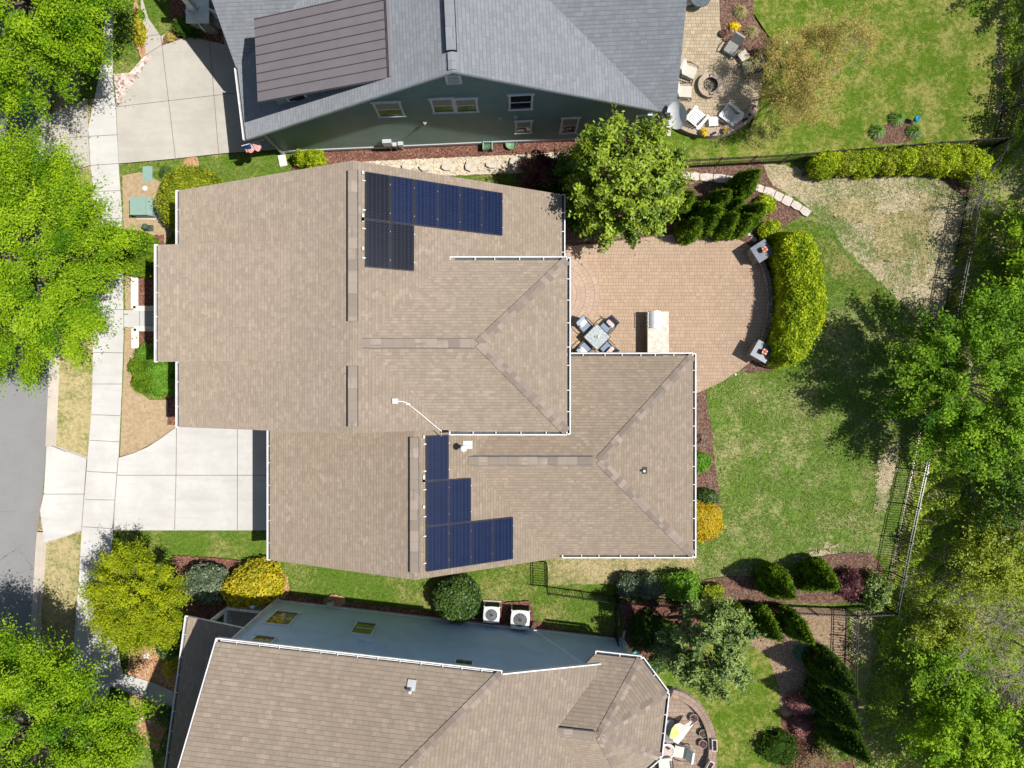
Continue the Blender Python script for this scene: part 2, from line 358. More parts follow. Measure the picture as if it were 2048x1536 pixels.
MT['sol1'] = solar('solar_blue', (.0025, .0085, .036), (.07, .085, .13)); MT['sol2'] = solar('solar_dim_reflection', (.003, .005, .012), (.07, .08, .10))  # darker copy has its weaker sky reflection painted into the colour
MT['solframe'] = plain('panel_frame', (.02, .022, .028), .4, .4)
L = {}
L['street'] = leafm('willow_leaves', (.05, .15, .003), (.31, .45, .012), .2, .6, .12)
L['t4'] = leafm('olive_leaves', (.10, .16, .005), (.42, .46, .012), .2, .6, .12)
L['mag'] = leafm('magnolia_leaves', (.025, .07, .004), (.33, .43, .028), .12, .5, .25)
L['mag2'] = leafm('magnolia_leaves_grey', (.025, .065, .008), (.26, .34, .08), .1, .5, .25)
L['arb'] = leafm('arborvitae', (.03, .075, .006), (.17, .27, .015), .2, .8, .05)
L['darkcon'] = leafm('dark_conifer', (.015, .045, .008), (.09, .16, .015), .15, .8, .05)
L['hedge'] = leafm('golden_hedge', (.13, .22, .008), (.50, .58, .02), .3, .6, .15)
L['hedge2'] = leafm('olive_hedge', (.12, .18, .01), (.42, .45, .03), .3, .6, .15)
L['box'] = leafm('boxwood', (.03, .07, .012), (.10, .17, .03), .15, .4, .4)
L['greyg'] = leafm('grey_green_leaves', (.07, .10, .05), (.2, .25, .14), .15, .4, .4)
L['gold'] = leafm('gold_leaves', (.30, .30, .015), (.62, .50, .02), .3)
L['goldball'] = leafm('yellow_cypress', (.42, .33, .01), (.70, .50, .02), .3)
L['bright'] = leafm('fresh_leaves', (.10, .24, .015), (.25, .45, .04), .4)
L['wood1'] = leafm('wood_leaves', (.03, .10, .004), (.25, .42, .02), .25, .6, .15)
L['wood2'] = leafm('wood_leaves_bright', (.10, .22, .006), (.36, .54, .02), .3, .6, .15)
L['wood3'] = leafm('wood_leaves_dark', (.04, .12, .008), (.20, .33, .025), .3)
L['wood4'] = leafm('wood_leaves_yellow', (.16, .24, .01), (.46, .50, .04), .35)
L['purple'] = leafm('barberry', (.06, .02, .025), (.16, .05, .05), .2)
L['pinkf'] = leafm('pink_blossom', (.16, .07, .05), (.50, .22, .22), .3)
L['straw'] = leafm('dry_grass_blades', (.28, .24, .08), (.42, .36, .15), .3)
L['agave'] = leafm('blue_green_blades', (.06, .16, .08), (.14, .28, .14), .2)
L['scrub'] = leafm('scrub_leaves', (.15, .27, .015), (.50, .62, .08), .45, .6, .15)
L['bud'] = leafm('spring_buds', (.33, .26, .05), (.52, .43, .12), .3)
# ---------------------------------------------------------------- foliage
def norm(a): return a / (np.linalg.norm(a, axis=1, keepdims=True) + 1e-9)
def leaves(P, Nn, size, tint, aspect=.5, wob=.5, rs=R):
    n = len(P); nn = norm(Nn + rs.normal(0, wob, (n, 3))); t = norm(np.cross(nn, rs.normal(0, 1, (n, 3)))); b = np.cross(nn, t)
    s = (np.ones(n) * size * rs.uniform(.6, 1.25, n))[:, None]
    V = np.empty((n, 4, 3)); V[:, 0] = P + t * s; V[:, 1] = P + b * s * aspect; V[:, 2] = P - t * s; V[:, 3] = P - b * s * aspect
    return V.reshape(-1, 3), np.arange(4 * n).reshape(-1, 4), np.clip(tint, 0, 1)
def qmesh(name, parts, mat, parent, world=False):
    Vs, Fs, Ts = [], [], []; o = 0
    for V, Fq, T in parts: Vs.append(V); Fs.append(Fq + o); Ts.append(T); o += len(V)
    V = np.concatenate(Vs).astype('f'); Fq = np.concatenate(Fs); T = np.concatenate(Ts).astype('f')
    me = bpy.data.meshes.new(name); me.vertices.add(len(V)); me.vertices.foreach_set('co', V.ravel())
    me.loops.add(Fq.size); me.loops.foreach_set('vertex_index', Fq.ravel().astype('i')); me.polygons.add(len(Fq))
    me.polygons.foreach_set('loop_start', np.arange(0, Fq.size, 4, dtype='i')); me.polygons.foreach_set('loop_total', np.full(len(Fq), 4, 'i'))
    me.update(calc_edges=True); a = me.attributes.new('tint', 'FLOAT', 'FACE'); a.data.foreach_set('value', T); me.materials.append(mat)
    return link(name, me, parent, world)
class Lump:
    def __init__(s, rs, k=(2, 6), n=6): s.K = rs.normal(0, 1, (n, 3)) * rs.uniform(k[0], k[1], (n, 1)); s.p = rs.uniform(0, 6.28, n)
    def __call__(s, D): return np.sin(D @ s.K.T + s.p).mean(1)
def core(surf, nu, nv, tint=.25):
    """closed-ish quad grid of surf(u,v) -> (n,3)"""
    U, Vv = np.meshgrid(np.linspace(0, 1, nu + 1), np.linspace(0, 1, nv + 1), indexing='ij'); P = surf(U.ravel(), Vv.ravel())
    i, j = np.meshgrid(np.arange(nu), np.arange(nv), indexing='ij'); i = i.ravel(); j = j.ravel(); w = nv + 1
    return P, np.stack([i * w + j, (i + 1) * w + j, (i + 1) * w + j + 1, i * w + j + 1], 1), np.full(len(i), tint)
def bush(name, label, cat, px, py, rx, ry, h, mat, leaf=.05, n=6000, lump=.16, group=None, base=True, rot=0, seed=None, flat=.0, wob=.6, z0=.0, k=(2, 6)):
    rs = np.random.RandomState(seed if seed is not None else (int(px * 7 + py * 13) & 0xffff))
    g = G(px, py, h * .5); t = thing(name, label, cat, (g.x, g.y, z0), rot, group)
    lm = Lump(rs, k); lm2 = Lump(rs, (9, 16), 10)
    def S(D, kk=1.0):
        r = 1 + lump * 2.2 * lm(D) + lump * .9 * lm2(D)
        z = np.where(D[:, 2] > 0, D[:, 2] ** (1 - flat), D[:, 2])
        return np.stack([D[:, 0] * r * rx * kk, D[:, 1] * r * ry * kk, h * .42 + z * r * (h * .56) * kk], 1)
    D = norm(rs.normal(0, 1, (n, 3))); D = D[D[:, 2] > -.55]
    c = lambda u, v: S(np.stack([np.cos(2 * PI * u) * np.sin(PI * v), np.sin(2 * PI * u) * np.sin(PI * v), np.cos(PI * v)], 1), .86)
    P = S(D) * (1 - rs.uniform(0, .08, (len(D), 1))); T = .5 + 1.2 * lm2(D) + .5 * lm(D) + rs.normal(0, .33, len(D))
    js = rs.uniform(0, 1, len(P)) < .05; P = P + (D + [0, 0, .3]) * (js * rs.uniform(.3, 1.6, len(P)) * (.04 + leaf))[:, None]
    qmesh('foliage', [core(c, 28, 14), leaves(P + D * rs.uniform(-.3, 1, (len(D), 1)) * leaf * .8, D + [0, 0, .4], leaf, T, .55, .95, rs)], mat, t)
    b = MB(); b.tube([(0, 0, 0), (.02, .01, h * .5)], [min(rx, ry) * .16, min(rx, ry) * .06], 6); b.build('stem', MT['bark'], t, False)
    return t
def cone(name, label, px, py, r, h, mat, leaf=.045, n=7000, group=None, cat='conifer', lean=(0, 0), sharp=.75, lump=.10, seed=None):
    rs = np.random.RandomState(seed if seed is not None else (int(px * 7 + py * 13) & 0xffff))
    g = G(px, py); t = thing(name, label, cat, (g.x, g.y, 0), 0, group); lm = Lump(rs, (2, 5)); lm2 = Lump(rs, (7, 13), 9)
    def S(u, v, kk=1.0):
        a = 2 * PI * u; prof = (1 - v ** (1.1 + sharp)) * (.72 + .28 * np.sin(np.minimum(v * 6, PI / 2)))
        D = np.stack([np.cos(a), np.sin(a), v * 2.2], 1); rr = r * prof * (1 + lump * 2 * lm(D) + lump * 2.6 * lm2(D)) * kk
        return np.stack([np.cos(a) * rr + lean[0] * v, np.sin(a) * rr + lean[1] * v, .08 + v * h * (1 if kk == 1 else .97)], 1), D
    u = rs.uniform(0, 1, n); v = 1 - np.sqrt(rs.uniform(0, 1, n)) * .995
    P, D = S(u, v); P = P + rs.normal(0, .03, P.shape); a = 2 * PI * u; Nn = np.stack([np.cos(a), np.sin(a), np.full(n, .55)], 1)
    T = .42 + 1.9 * lm2(D) + rs.normal(0, .28, n)
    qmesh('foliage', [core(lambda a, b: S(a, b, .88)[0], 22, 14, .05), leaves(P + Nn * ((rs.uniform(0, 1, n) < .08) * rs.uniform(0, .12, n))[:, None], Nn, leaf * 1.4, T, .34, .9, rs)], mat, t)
    b = MB(); b.tube([(0, 0, 0), (lean[0] * .4, lean[1] * .4, h * .6)], [.07, .03], 6); b.build('trunk', MT['bark'], t, False)
    return t
def limbs(b, ends, trunk_top, base_r, trunk_h, n_limb=14, rs=R):
    b.tube([(0, 0, 0), (.04, .03, trunk_h * .5), trunk_top], [base_r, base_r * .8, base_r * .55], 8)
    idx = rs.choice(len(ends), min(n_limb, len(ends)), replace=False); T = Vector(trunk_top)
    for i in idx:
        e = Vector(ends[i]); m = T.lerp(e, .5) + Vector((0, 0, .12 * (e - T).length)); b.tube([T - Vector((0, 0, .3)), m, e], [base_r * .36, base_r * .2, base_r * .05], 5, cap=False)
def tree(name, label, X, Y, h, r, mat, cz=None, rz=None, clumps=220, per=150, sig=.33, leaf=.11, trunk=.14, group=None, seed=1, cat='tree', hollow=.5, bark='bark', aspect=.45, up=.35, flatn=.8, upper=-.35, nl=26):
    rs = np.random.RandomState(seed); t = thing(name, label, cat, (X, Y, 0), 0, group); cz = cz or h * .58; rz = rz or h * .42
    D = norm(rs.normal(0, 1, (clumps * 3, 3))); D = D[D[:, 2] > upper][:clumps]; lm = Lump(rs, (1.5, 3.5)); rad = (hollow + (1 - hollow) * rs.uniform(0, 1, len(D)) ** .6) * (1 + .32 * lm(D))
    C = D * rad[:, None] * [r, r, rz] + [0, 0, cz]; ct = rs.normal(0, .2, len(C)) + .10 * D[:, 2]
    n = len(C) * per; ci = np.repeat(np.arange(len(C)), per)
    # each clump is stretched outwards like a twig spray
    out = norm(C - [0, 0, cz - rz * .5]); tt = rs.normal(0, 1, n); P = C[ci] + out[ci] * (tt * sig * 1.15)[:, None] + rs.normal(0, sig * .5, (n, 3)) * [1, 1, .5]; P[:, 2] -= .35 * (P[:, 0] - C[ci, 0]) ** 2 + .35 * (P[:, 1] - C[ci, 1]) ** 2
    keep = P[:, 2] > .4; P = P[keep]; ci = ci[keep]
    T = .45 + ct[ci] + rs.normal(0, .2, len(P)); Nn = out[ci] * up + [0, 0, flatn]
    qmesh('crown', [leaves(P, Nn, leaf, T, aspect, .55, rs)], mat, t)
    b = MB(); limbs(b, C, (rs.uniform(-.2, .2), rs.uniform(-.2, .2), cz - rz * .45), trunk, cz - rz * .45, nl, rs); b.build('trunk', MT[bark], t, False)
    return t
def bare(name, label, X, Y, h, r, group=None, seed=3, mat='palebark', trunk=.09, levels=5, nk=3, leaf=0, lean=(0, 0), leafmat=None, cat='tree', first=8, thin=1.0):
    rs = random.Random(seed); t = thing(name, label, cat, (X, Y, 0), 0, group); b = MB(); tips = []
    def grow(p, d, L, rad, lev):
        q = p + d * L; mid = (p + q) / 2 + Vector((rs.uniform(-1, 1), rs.uniform(-1, 1), 0)) * L * .06
        b.tube([p, mid, q], [rad, rad * .8, rad * .6], 5 if lev < 2 else 3, cap=False)
        if lev >= levels: tips.append(q); return
        for k in range(nk if lev else first):
            a = rs.uniform(0, 2 * PI); sp = rs.uniform(.35, .75) if lev else rs.uniform(.5, 1.15)
            x = d.cross(Vector((0.3, .5, .8))).normalized(); y = d.cross(x)
            nd = (d * math.cos(sp) + (x * math.cos(a) + y * math.sin(a)) * math.sin(sp)).normalized(); nd.z += .08; nd.normalize()
            grow(p.lerp(q, rs.uniform(.55, 1)) if k else q, nd, L * rs.uniform(.55, .85), rad * .58 * thin ** .1, lev + 1)
    grow(Vector((0, 0, 0)), Vector((lean[0], lean[1], 1)).normalized(), h * .34, trunk, 0)
    b.build('trunk' if leaf else 'branches', MT[mat], t, False)
    if leaf:
        T = np.array([list(x) for x in tips]); ci = np.repeat(np.arange(len(T)), leaf); rr = np.random.RandomState(seed)
        P = T[ci] + rr.normal(0, .12, (len(ci), 3)); qmesh('crown', [leaves(P, np.tile([0, 0, 1.], (len(P), 1)), .035, rr.uniform(0, 1, len(P)), .5, .8, rr)], leafmat, t)
    return t
def tuft(name, label, px, py, r, h, mat, n=260, group=None, cat='grass clump', wdt=.012, spread=1.0):
    rs = np.random.RandomState(int(px * 3 + py)); g = G(px, py); t = thing(name, label, cat, (g.x, g.y, 0), 0, group)
    a = rs.uniform(0, 2 * PI, n); sp = rs.uniform(.1, 1, n) * r; V = np.empty((n, 2, 4, 3)); 
    d = np.stack([np.cos(a), np.sin(a), 0 * a], 1); s = np.stack([-np.sin(a), np.cos(a), 0 * a], 1) * wdt; hh = h * (1 - .5 * (sp / r) ** 2) * rs.uniform(.7, 1.1, n)
    p0 = d * (.1 * sp)[:, None]; p1 = d * (.55 * sp)[:, None] + np.stack([0 * a, 0 * a, hh], 1) * .85; p2 = d * (sp * spread)[:, None] + np.stack([0 * a, 0 * a, hh * .8], 1)
    V[:, 0, 0] = p0 - s; V[:, 0, 1] = p0 + s; V[:, 0, 2] = p1 + s; V[:, 0, 3] = p1 - s; V[:, 1, 0] = p1 - s; V[:, 1, 1] = p1 + s; V[:, 1, 2] = p2 + s * .3; V[:, 1, 3] = p2 - s * .3
    V = V.reshape(-1, 3); qmesh('blades', [(V, np.arange(len(V)).reshape(-1, 4), np.clip(rs.uniform(0, 1, 2 * n), 0, 1))], mat, t); return t

# ---------------------------------------------------------------- house helpers
class Frame:
    def __init__(s, ox, oy, ang): s.o = (ox, oy); s.c = math.cos(ang); s.s = math.sin(ang); s.ang = ang
    def W(s, a, b, z=0): return Vector((s.o[0] + a * s.c - b * s.s, s.o[1] + a * s.s + b * s.c, z))
    def inv(s, X, Y): X -= s.o[0]; Y -= s.o[1]; return (X * s.c + Y * s.s, -X * s.s + Y * s.c)
def roofpoly(mb, P, th=.14, ms=1):
    P = [Vector(p) for p in P]; n = Vector((0, 0, 0))
    for i in range(len(P)): n += P[i].cross(P[(i + 1) % len(P)])
    if n.z < 0: P = P[::-1]; n = -n
    n.normalize(); dn = Vector((n.x, n.y, 0)); dn = dn.normalized() if dn.length > 1e-4 else Vector((1, 0, 0)); al = Vector((-dn.y, dn.x, 0)); down = (dn - n * dn.dot(n)).normalized()
    for t in tess([(p.x, p.y) for p in P]): mb.poly([P[i] for i in t], 0, [(P[i].dot(al) + 50, 200 - P[i].dot(down)) for i in t])
    for i in range(len(P)):
        p, q = P[i], P[(i + 1) % len(P)]; d = Vector((0, 0, th)); mb.poly([p - d, q - d, q, p], ms)
    for t in tess([(p.x, p.y) for p in P]): mb.poly([P[i] - Vector((0, 0, th)) for i in t[::-1]], ms)
def gutter(mb, p, q, out, wd=.13, dp=.11, step=.8, br=True):
    p = Vector(p); q = Vector(q); o = Vector((out[0], out[1], 0)).normalized(); dz = Vector((0, 0, 1)); z0 = -.03
    mb.bar(p + o * wd + dz * (z0 - dp / 2 + .01), q + o * wd + dz * (z0 - dp / 2 + .01), .045, dp + .02, 0)       # front lip
    mb.bar(p + o * (wd / 2) + dz * (z0 - dp), q + o * (wd / 2) + dz * (z0 - dp), wd - .04, .015, 1)      # floor
    L = (q - p).length; n = max(1, int(L / step))
    for k in range(n + 1):
        c = p.lerp(q, min(1, max(0, (k + (.0 if k in (0, n) else random.uniform(-.12, .12))) / n)))
        if br: mb.bar(c + dz * (z0 + .004), c + o * (wd + .01) + dz * (z0 + .004), .05 if k in (0, n) else .028, .012, 0)
def ridgevent(mb, p, q, wd=.34, h=.07):
    p = Vector(p) + Vector((0, 0, .0)); q = Vector(q); d = (q - p).normalized(); s = Vector((-d.y, d.x, 0)); L = (q - p).length
    mb.bar(p + Vector((0, 0, h * .2 - .02)), q + Vector((0, 0, h * .2 - .02)), wd + .05, h, 1)       # dark slotted sides
    a = p + Vector((0, 0, h * .75)); b = q + Vector((0, 0, h * .75)); dz = Vector((0, 0, .028))
    for sg in (-1, 1): mb.poly([a + dz, b + dz, b + s * sg * wd / 2, a + s * sg * wd / 2] if sg < 0 else [a + s * wd / 2, b + s * wd / 2, b + dz, a + dz], 0, [(.5, 0), (.5, L), (1, L), (1, 0)] if sg < 0 else [(0, 0), (0, L), (.5, L), (.5, 0)])
def hipcaps(mb, p, q, wd=.28, side=0, lift=.03):
    p = Vector(p); q = Vector(q); L = (q - p).length; n = int(L / .24); d = (q - p).normalized(); s = Vector((-d.y, d.x, 0)).normalized()
    for k in range(n):
        a = p + d * (k * L / n); b = p + d * ((k + 1.0) * L / n); up = Vector((0, 0, lift + .0)); up2 = Vector((0, 0, lift + .018))
        r = random.random(); U = [(3 + r * 40, 50 * r)] * 4
        for sg in (-1, 1):
            e0 = s * sg * wd / 2 - Vector((0, 0, wd * .17)); mb.poly([a + up, b + up2, b + up2 + e0, a + up + e0] if sg < 0 else [a + up + e0, b + up2 + e0, b + up2, a + up], 2 if random.random() < .35 else 0, [(r * 90 + .5, r * 70 + .2)] * 4)
def wallwin(F_, b, px0, py0, px1, py1, parent, facing=-1, trim=.10, grille=True, up='pane_reflection', lo='glass', name='window', wm='white'):
    """window in the wall plane b=const of frame F_, rectangle read from the photograph"""
    nx, ny = -F_.s, F_.c; c = b + nx * F_.o[0] + ny * F_.o[1]
    def hit(px, py):
        u = (px - 1024) / F; v = (768 - py) / F; D = c / (nx * u + ny * v); P = (u * D, v * D); return F_.inv(*P)[0], H - D
    zt = hit((px0 + px1) / 2, py0)[1]; zb = hit((px0 + px1) / 2, py1)[1]
    if zt < zb: zt, zb = zb, zt
    ym = (py0 + py1) / 2; a0 = hit(px0, ym)[0]; a1 = hit(px1, ym)[0]
    f = facing; g = MB()
    def bx(m, aa, ab, za, zb_, d0, d1, mi): 
        P = [F_.W(x, b + f * y, z) for z in (za, zb_) for y in (d0, d1) for x in (aa, ab)]
        for q in ((0, 2, 3, 1), (4, 5, 7, 6), (0, 1, 5, 4), (2, 6, 7, 3), (0, 4, 6, 2), (1, 3, 7, 5)): m.poly([P[i] for i in q], mi)
    bx(g, a0, a0 + trim, zb, zt, .002, .05, 0); bx(g, a1 - trim, a1, zb, zt, .002, .05, 0)
    bx(g, a0 - .05, a1 + .05, zt, zt + trim, .002, .065, 0); bx(g, a0 - .03, a1 + .03, zb - trim * .6, zb, .002, .075, 0)
    zm = (zt + zb) / 2; bx(g, a0 + trim, a1 - trim, zm - .025, zm + .025, .004, .04, 0)
    fr = g.build(name, MT[wm], parent)
    p = MB(); bx(p, a0 + trim, a1 - trim, zb, zm - .025, .002, .018, 0); bx(p, a0 + trim, a1 - trim, zm + .025, zt, .002, .028, 1); p.build('pane', [MT[lo], MT[up]], fr)
    return a0, a1, zb, zt

# ---------------------------------------------------------------- MAIN HOUSE
def I(a, b, z=0): return Vector((a, b, z))
mh = thing('house', 'large tan shingle roofed house in the middle of the photo with solar panels', 'house', (-4, 1, 0))
PL = lambda X: 11.21 + .473 * X
PR = lambda X: 5.04 - .565 * X
GL = lambda X: 8.035 + .452 * X
GR = lambda X: 3.96 - .58 * X
XR = -5.94; YN = 8.36; YS = -1.86
rb = MB()
roofpoly(rb, [(-14.4, YN, PL(-14.4)), (XR, YN, PL(XR)), (XR, YS, PL(XR)), (-14.4, YS, PL(-14.4))])
roofpoly(rb, [(XR, YN, PR(XR)), (2.2, YN, PR(2.2)), (2.2, YS + .02, PR(2.2)), (XR, YS + .02, PR(XR))])
DZ = lambda X: 6.3 + .143 * (X + 14.33)
roofpoly(rb, [(-14.33, 5.63, DZ(-14.33)), (-8.45, 5.63, DZ(-8.45)), (-8.45, .90, DZ(-8.45)), (-14.33, .90, DZ(-14.33))])
zw = 6.47; YA = 4.98; YB = -1.91; ym = 1.535; zr = zw + .5 * (YA - ym)
V0 = ((5.04 - zr) / .565, ym, zr); VN = ((5.04 - zw) / .565, YA, zw); VS = (VN[0], YB, zw); HP = (2.21 - (YA - ym), ym, zr)
roofpoly(rb, [V0, VN, (2.21, YA, zw), HP]); roofpoly(rb, [V0, HP, (2.21, YB, zw), VS]); roofpoly(rb, [HP, (2.21, YA, zw), (2.21, YB, zw)])
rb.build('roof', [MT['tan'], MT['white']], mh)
rb = MB()
roofpoly(rb, [(-10.92, -1.65, GL(-10.92)), (-3.95, -1.65, GL(-3.95)), (-3.95, -7.94, GL(-3.95)), (-10.92, -7.94, GL(-10.92))])
roofpoly(rb, [(-3.95, -1.65, GR(-3.95)), (2.28, -1.65, GR(2.28)), (2.28, -7.94, GR(2.28)), (-3.95, -7.94, GR(-3.95))])
ze = 2.9; yt = 1.27; yb = -7.76; yr = (yt + yb) / 2; zp = ze + .465 * (yt - yr); HP2 = (8.22 - (yt - yr), yr, zp); W0 = ((3.96 - zp) / .58, yr, zp)
zn = ze + .465 * (yt + 1.6)
roofpoly(rb, [W0, HP2, (8.22, yb, ze), ((3.96 - ze) / .58, yb, ze)])
roofpoly(rb, [W0, ((3.96 - zn) / .58, -1.6, zn), (1.85, -1.6, zn), (1.85, yt, ze), (8.22, yt, ze), HP2])
roofpoly(rb, [HP2, (8.22, yt, ze), (8.22, yb, ze)])
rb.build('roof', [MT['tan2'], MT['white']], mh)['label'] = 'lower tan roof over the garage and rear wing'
# hip caps and ridge vents
for p, q in ((HP, (2.21, YA, zw)), (HP, (2.21, YB, zw)), (HP2, (8.22, yt, ze)), (HP2, (8.22, yb, ze))):
    hb = MB(); hipcaps(hb, p, q, .38); hb.build('hip_cap', [MT['cap'], MT['white'], MT['capdk']], mh)
for p, q in (((XR, 8.0, PL(XR)), (XR, 2.35, PL(XR))), ((XR, .68, PL(XR)), (XR, -1.6, PL(XR))), ((-5.75, ym, zr), (-1.42, ym, zr)), ((-3.95, -2.15, GL(-3.95)), (-3.95, -7.65, GL(-3.95))), ((-1.86, yr, zp), (3.42, yr, zp))):
    b = MB(); ridgevent(b, p, q); b.build('ridge_vent', [MT['cap'], MT['trimdark']], mh)
for segs in ([((-14.4, YN, PL(-14.4)), (-14.4, 5.6, PL(-14.4)), (-1, 0))], [((-14.33, 5.63, 6.3), (-14.33, .90, 6.3), (-1, 0))], [((-14.4, .95, PL(-14.4)), (-14.4, YS, PL(-14.4)), (-1, 0))],
             [((-10.92, -1.9, GL(-10.92)), (-10.92, -7.94, GL(-10.92)), (-1, 0))], [((2.2, YN, PR(2.2)), (2.2, 5.1, PR(2.2)), (1, 0))],
             [((-2.5, YA, zw), (2.21, YA, zw), (0, 1)), ((2.21, YA + .1, zw), (2.21, YB - .1, zw), (1, 0)), ((2.21, YB, zw), (-2.5, YB, zw), (0, -1))],
             [((2.5, yt, ze), (8.22, yt, ze), (0, 1)), ((8.22, yt + .1, ze), (8.22, yb - .1, ze), (1, 0)), ((8.22, yb, ze), (2.3, yb, ze), (0, -1))]):
    for p, q, o in segs: b = MB(); gutter(b, p, q, o); b.build('gutter', [MT['white'], MT['trimdark']], mh)
# walls
wb = MB()
wb.profile([(-14.0, 0), (1.85, 0), (1.85, PR(1.85) - .16), (XR, PL(XR) - .2), (-14.0, PL(-14) - .16)], -1.55, 8.02)
wb.profile([(-13.99, .1), (-8.8, .1), (-8.8, DZ(-8.8) - .18), (-13.99, DZ(-13.99) - .16)], 1.15, 5.35)
wb.box(((-2.3 + 1.84) / 2, (4.66 - 1.54) / 2, 3.2), (4.16, 6.18, 6.4))
wb.profile([(-10.55, 0), (1.95, 0), (1.95, GR(1.95) - .18), (-3.95, GL(-3.95) - .2), (-10.55, GL(-10.55) - .16)], -7.6, -1.6)
wb.box(((1.96 + 7.85) / 2, (.92 - 7.42) / 2, 1.4), (5.88, 8.34, 2.8))
wb.build('wall', MT['beige_siding'], mh)
g = MB(); g.box((-10.58, -4.7, 1.1), (.06, 4.9, 2.2))
for k in range(5): g.box((-10.6, -4.7, .3 + k * .44), (.06, 4.8, .03), m=0)
g.build('garage_door', MT['white'], mh)
for i, (x, y, zc, dx, dy, dz) in enumerate([(-14.02, 3.2, 4.9, .05, 1.6, 1.2), (-14.02, 6.9, 2.2, .05, 1.2, 1.4), (1.87, 3.1, 5.3, .05, 1.6, 1.2), (7.87, -3.2, 1.6, .05, 1.8, 1.3), (1.87, 2.9, 1.3, .05, 2.2, 2.3), (5, .94, 1.4, 1.8, .05, 1.3), (-8, 8.04, 1.8, 1.0, .05, 1.4), (-2, 8.04, 1.8, 1.0, .05, 1.4)]):
    fr = MB(); fr.box((x, y, zc), (dx + .02, dy + .2, dz + .2) if dx < .1 else (dx + .2, dy + .02, dz + .2)); f_ = fr.build('window', MT['white'], mh)
    pn = MB(); pn.box((x, y, zc), (dx + .05, dy, dz) if dx < .1 else (dx, dy + .05, dz)); pn.build('pane', MT['glass'], f_)
g = MB(); g.box((-14.02, 2.1 - .9 + .4, 1.05), (.06, 1.0, 2.1)); g.build('front_door', MT['dark'], mh)
# vent pipes and roof bits
def onGR(px, py):
    u = (px - 1024) / F; z = (3.96 - .58 * u * H) / (1 - .58 * u); return G(px, py, z)
b = MB(); p = G(930, 893, 5.0); p.z = ze + .465 * (yt - p.y) if p.x > -.47 else GR(p.x); p = Vector((p.x, p.y, max(p.z, GR(p.x))))
b.box((p.x + .12, p.y + .08, p.z + .0), (.42, .34, .02), ry=math.atan(.4)); b.tube([p, p + Vector((0, 0, .75))], .075, 12)
b.lathe([(0, .92), (.10, .90), (.145, .84), (.145, .74), (.09, .70)], p, 16, 1); b.build('flue_pipe', [MT['greybox'], MT['white']], mh)
b = MB(); p = G(1285, 940, 3.9); p.z = ze + .465 * (8.22 - p.x); b.box((p.x + .06, p.y, p.z), (.24, .3, .02), ry=math.atan(.465)); b.tube([p, p + Vector((0, 0, .28))], .05, 10, m=1); b.build('vent_pipe', [MT['charcoal'], MT['white']], mh)
# ---- solar arrays
def array(label, plane, slope, x0, wcol, y0, lrow, cells, dark, rail_pts):
    p0 = Vector((x0, y0, plane(x0))); t = thing('solar_array', label, 'solar panels', (p0.x, p0.y, p0.z)); ang = math.atan(slope); sl = wcol / math.cos(ang)
    up = Vector((math.sin(ang), 0, math.cos(ang))); ex = Vector((math.cos(ang), 0, -math.sin(ang)))
    for c, r in cells:
        b = MB(); a = p0 + ex * (c * sl + .012) + Vector((0, -r * lrow - .01, 0)) + up * .12; w_ = ex * (sl - .024); l_ = Vector((0, -(lrow - .02), 0)); th = up * -.04
        cor = [a, a + l_, a + l_ + w_, a + w_]; inn = [a + w_ * .018 + l_ * .01, a + w_ * .018 + l_ * .99, a + w_ * .982 + l_ * .99, a + w_ * .982 + l_ * .01]
        for k in range(4):
            b.poly([cor[k] + th, cor[(k + 1) % 4] + th, cor[(k + 1) % 4], cor[k]], 1); b.poly([cor[k], cor[(k + 1) % 4], inn[(k + 1) % 4], inn[k]], 1)
        b.poly(inn, 0, [(0, 1), (0, 0), (1, 0), (1, 1)])
        b.build('solar_panel', [MT['sol2' if (c, r) in dark else 'sol1'], MT['solframe']], t)
    for k, (yy, n) in enumerate(rail_pts):
        b = MB(); q = p0 + up * .06 + Vector((0, yy, 0)); b.bar(q - ex * .10, q + ex * (n * sl + .03), .035, .05); b.build('rail', MT['steel'], t)
    for yy, ln in ((-1.75, .3), (-lrow - .0, .14), (-.05, .12), (-2.9, .12)):
        b = MB(); q = p0 + up * .07 + Vector((0, yy, 0)) - ex * .07; b.bar(q - Vector((0, ln / 2, 0)), q + Vector((0, ln / 2, 0)), .07, .06); b.build('clamp', MT['white'], t)
    return t, p0, ex, up
array('L shaped array of eight solar panels on the upper roof slope, three dark', PR, .565, -5.56, .853, 7.99, 1.8, [(c, 0) for c in range(6)] + [(0, 1), (1, 1)], {(0, 0), (0, 1), (1, 1)}, [(-.35, 6), (-1.45, 6), (-2.15, 2), (-3.25, 2)])
ta, p0, ex, up = array('stepped array of seven blue solar panels on the garage roof slope', GR, .58, -3.55, .888, -2.10, 1.853, [(0, 0), (0, 1), (0, 2), (1, 1), (1, 2), (2, 2), (3, 2)], {}, [(-.35, 1), (-1.45, 1), (-2.2, 2), (-3.3, 2), (-4.1, 4), (-5.2, 4)])
b = MB()
def onPR(px, py, lift=.03):
    u = (px - 1024) / F; z = (5.04 - .565 * u * H) / (1 - .565 * u); q = G(px, py, z); return q + Vector((0, 0, lift))
pts = [onPR(px, py, .06) for px, py in ((793, 802), (806, 803), (814, 806), (840, 826), (868, 850), (883, 862))] + [onGR(884, 871) + Vector((0, 0, .3))]
b.tube(pts, .018, 6, 0); q = onPR(790, 802, .06); b.box((q.x, q.y, q.z), (.24, .2, .1), ry=math.atan(.565), m=1); q = onPR(817, 808, .07); b.box((q.x, q.y, q.z), (.14, .06, .05), m=0)
b.build('conduit', [MT['white'], MT['greybox']], ta)

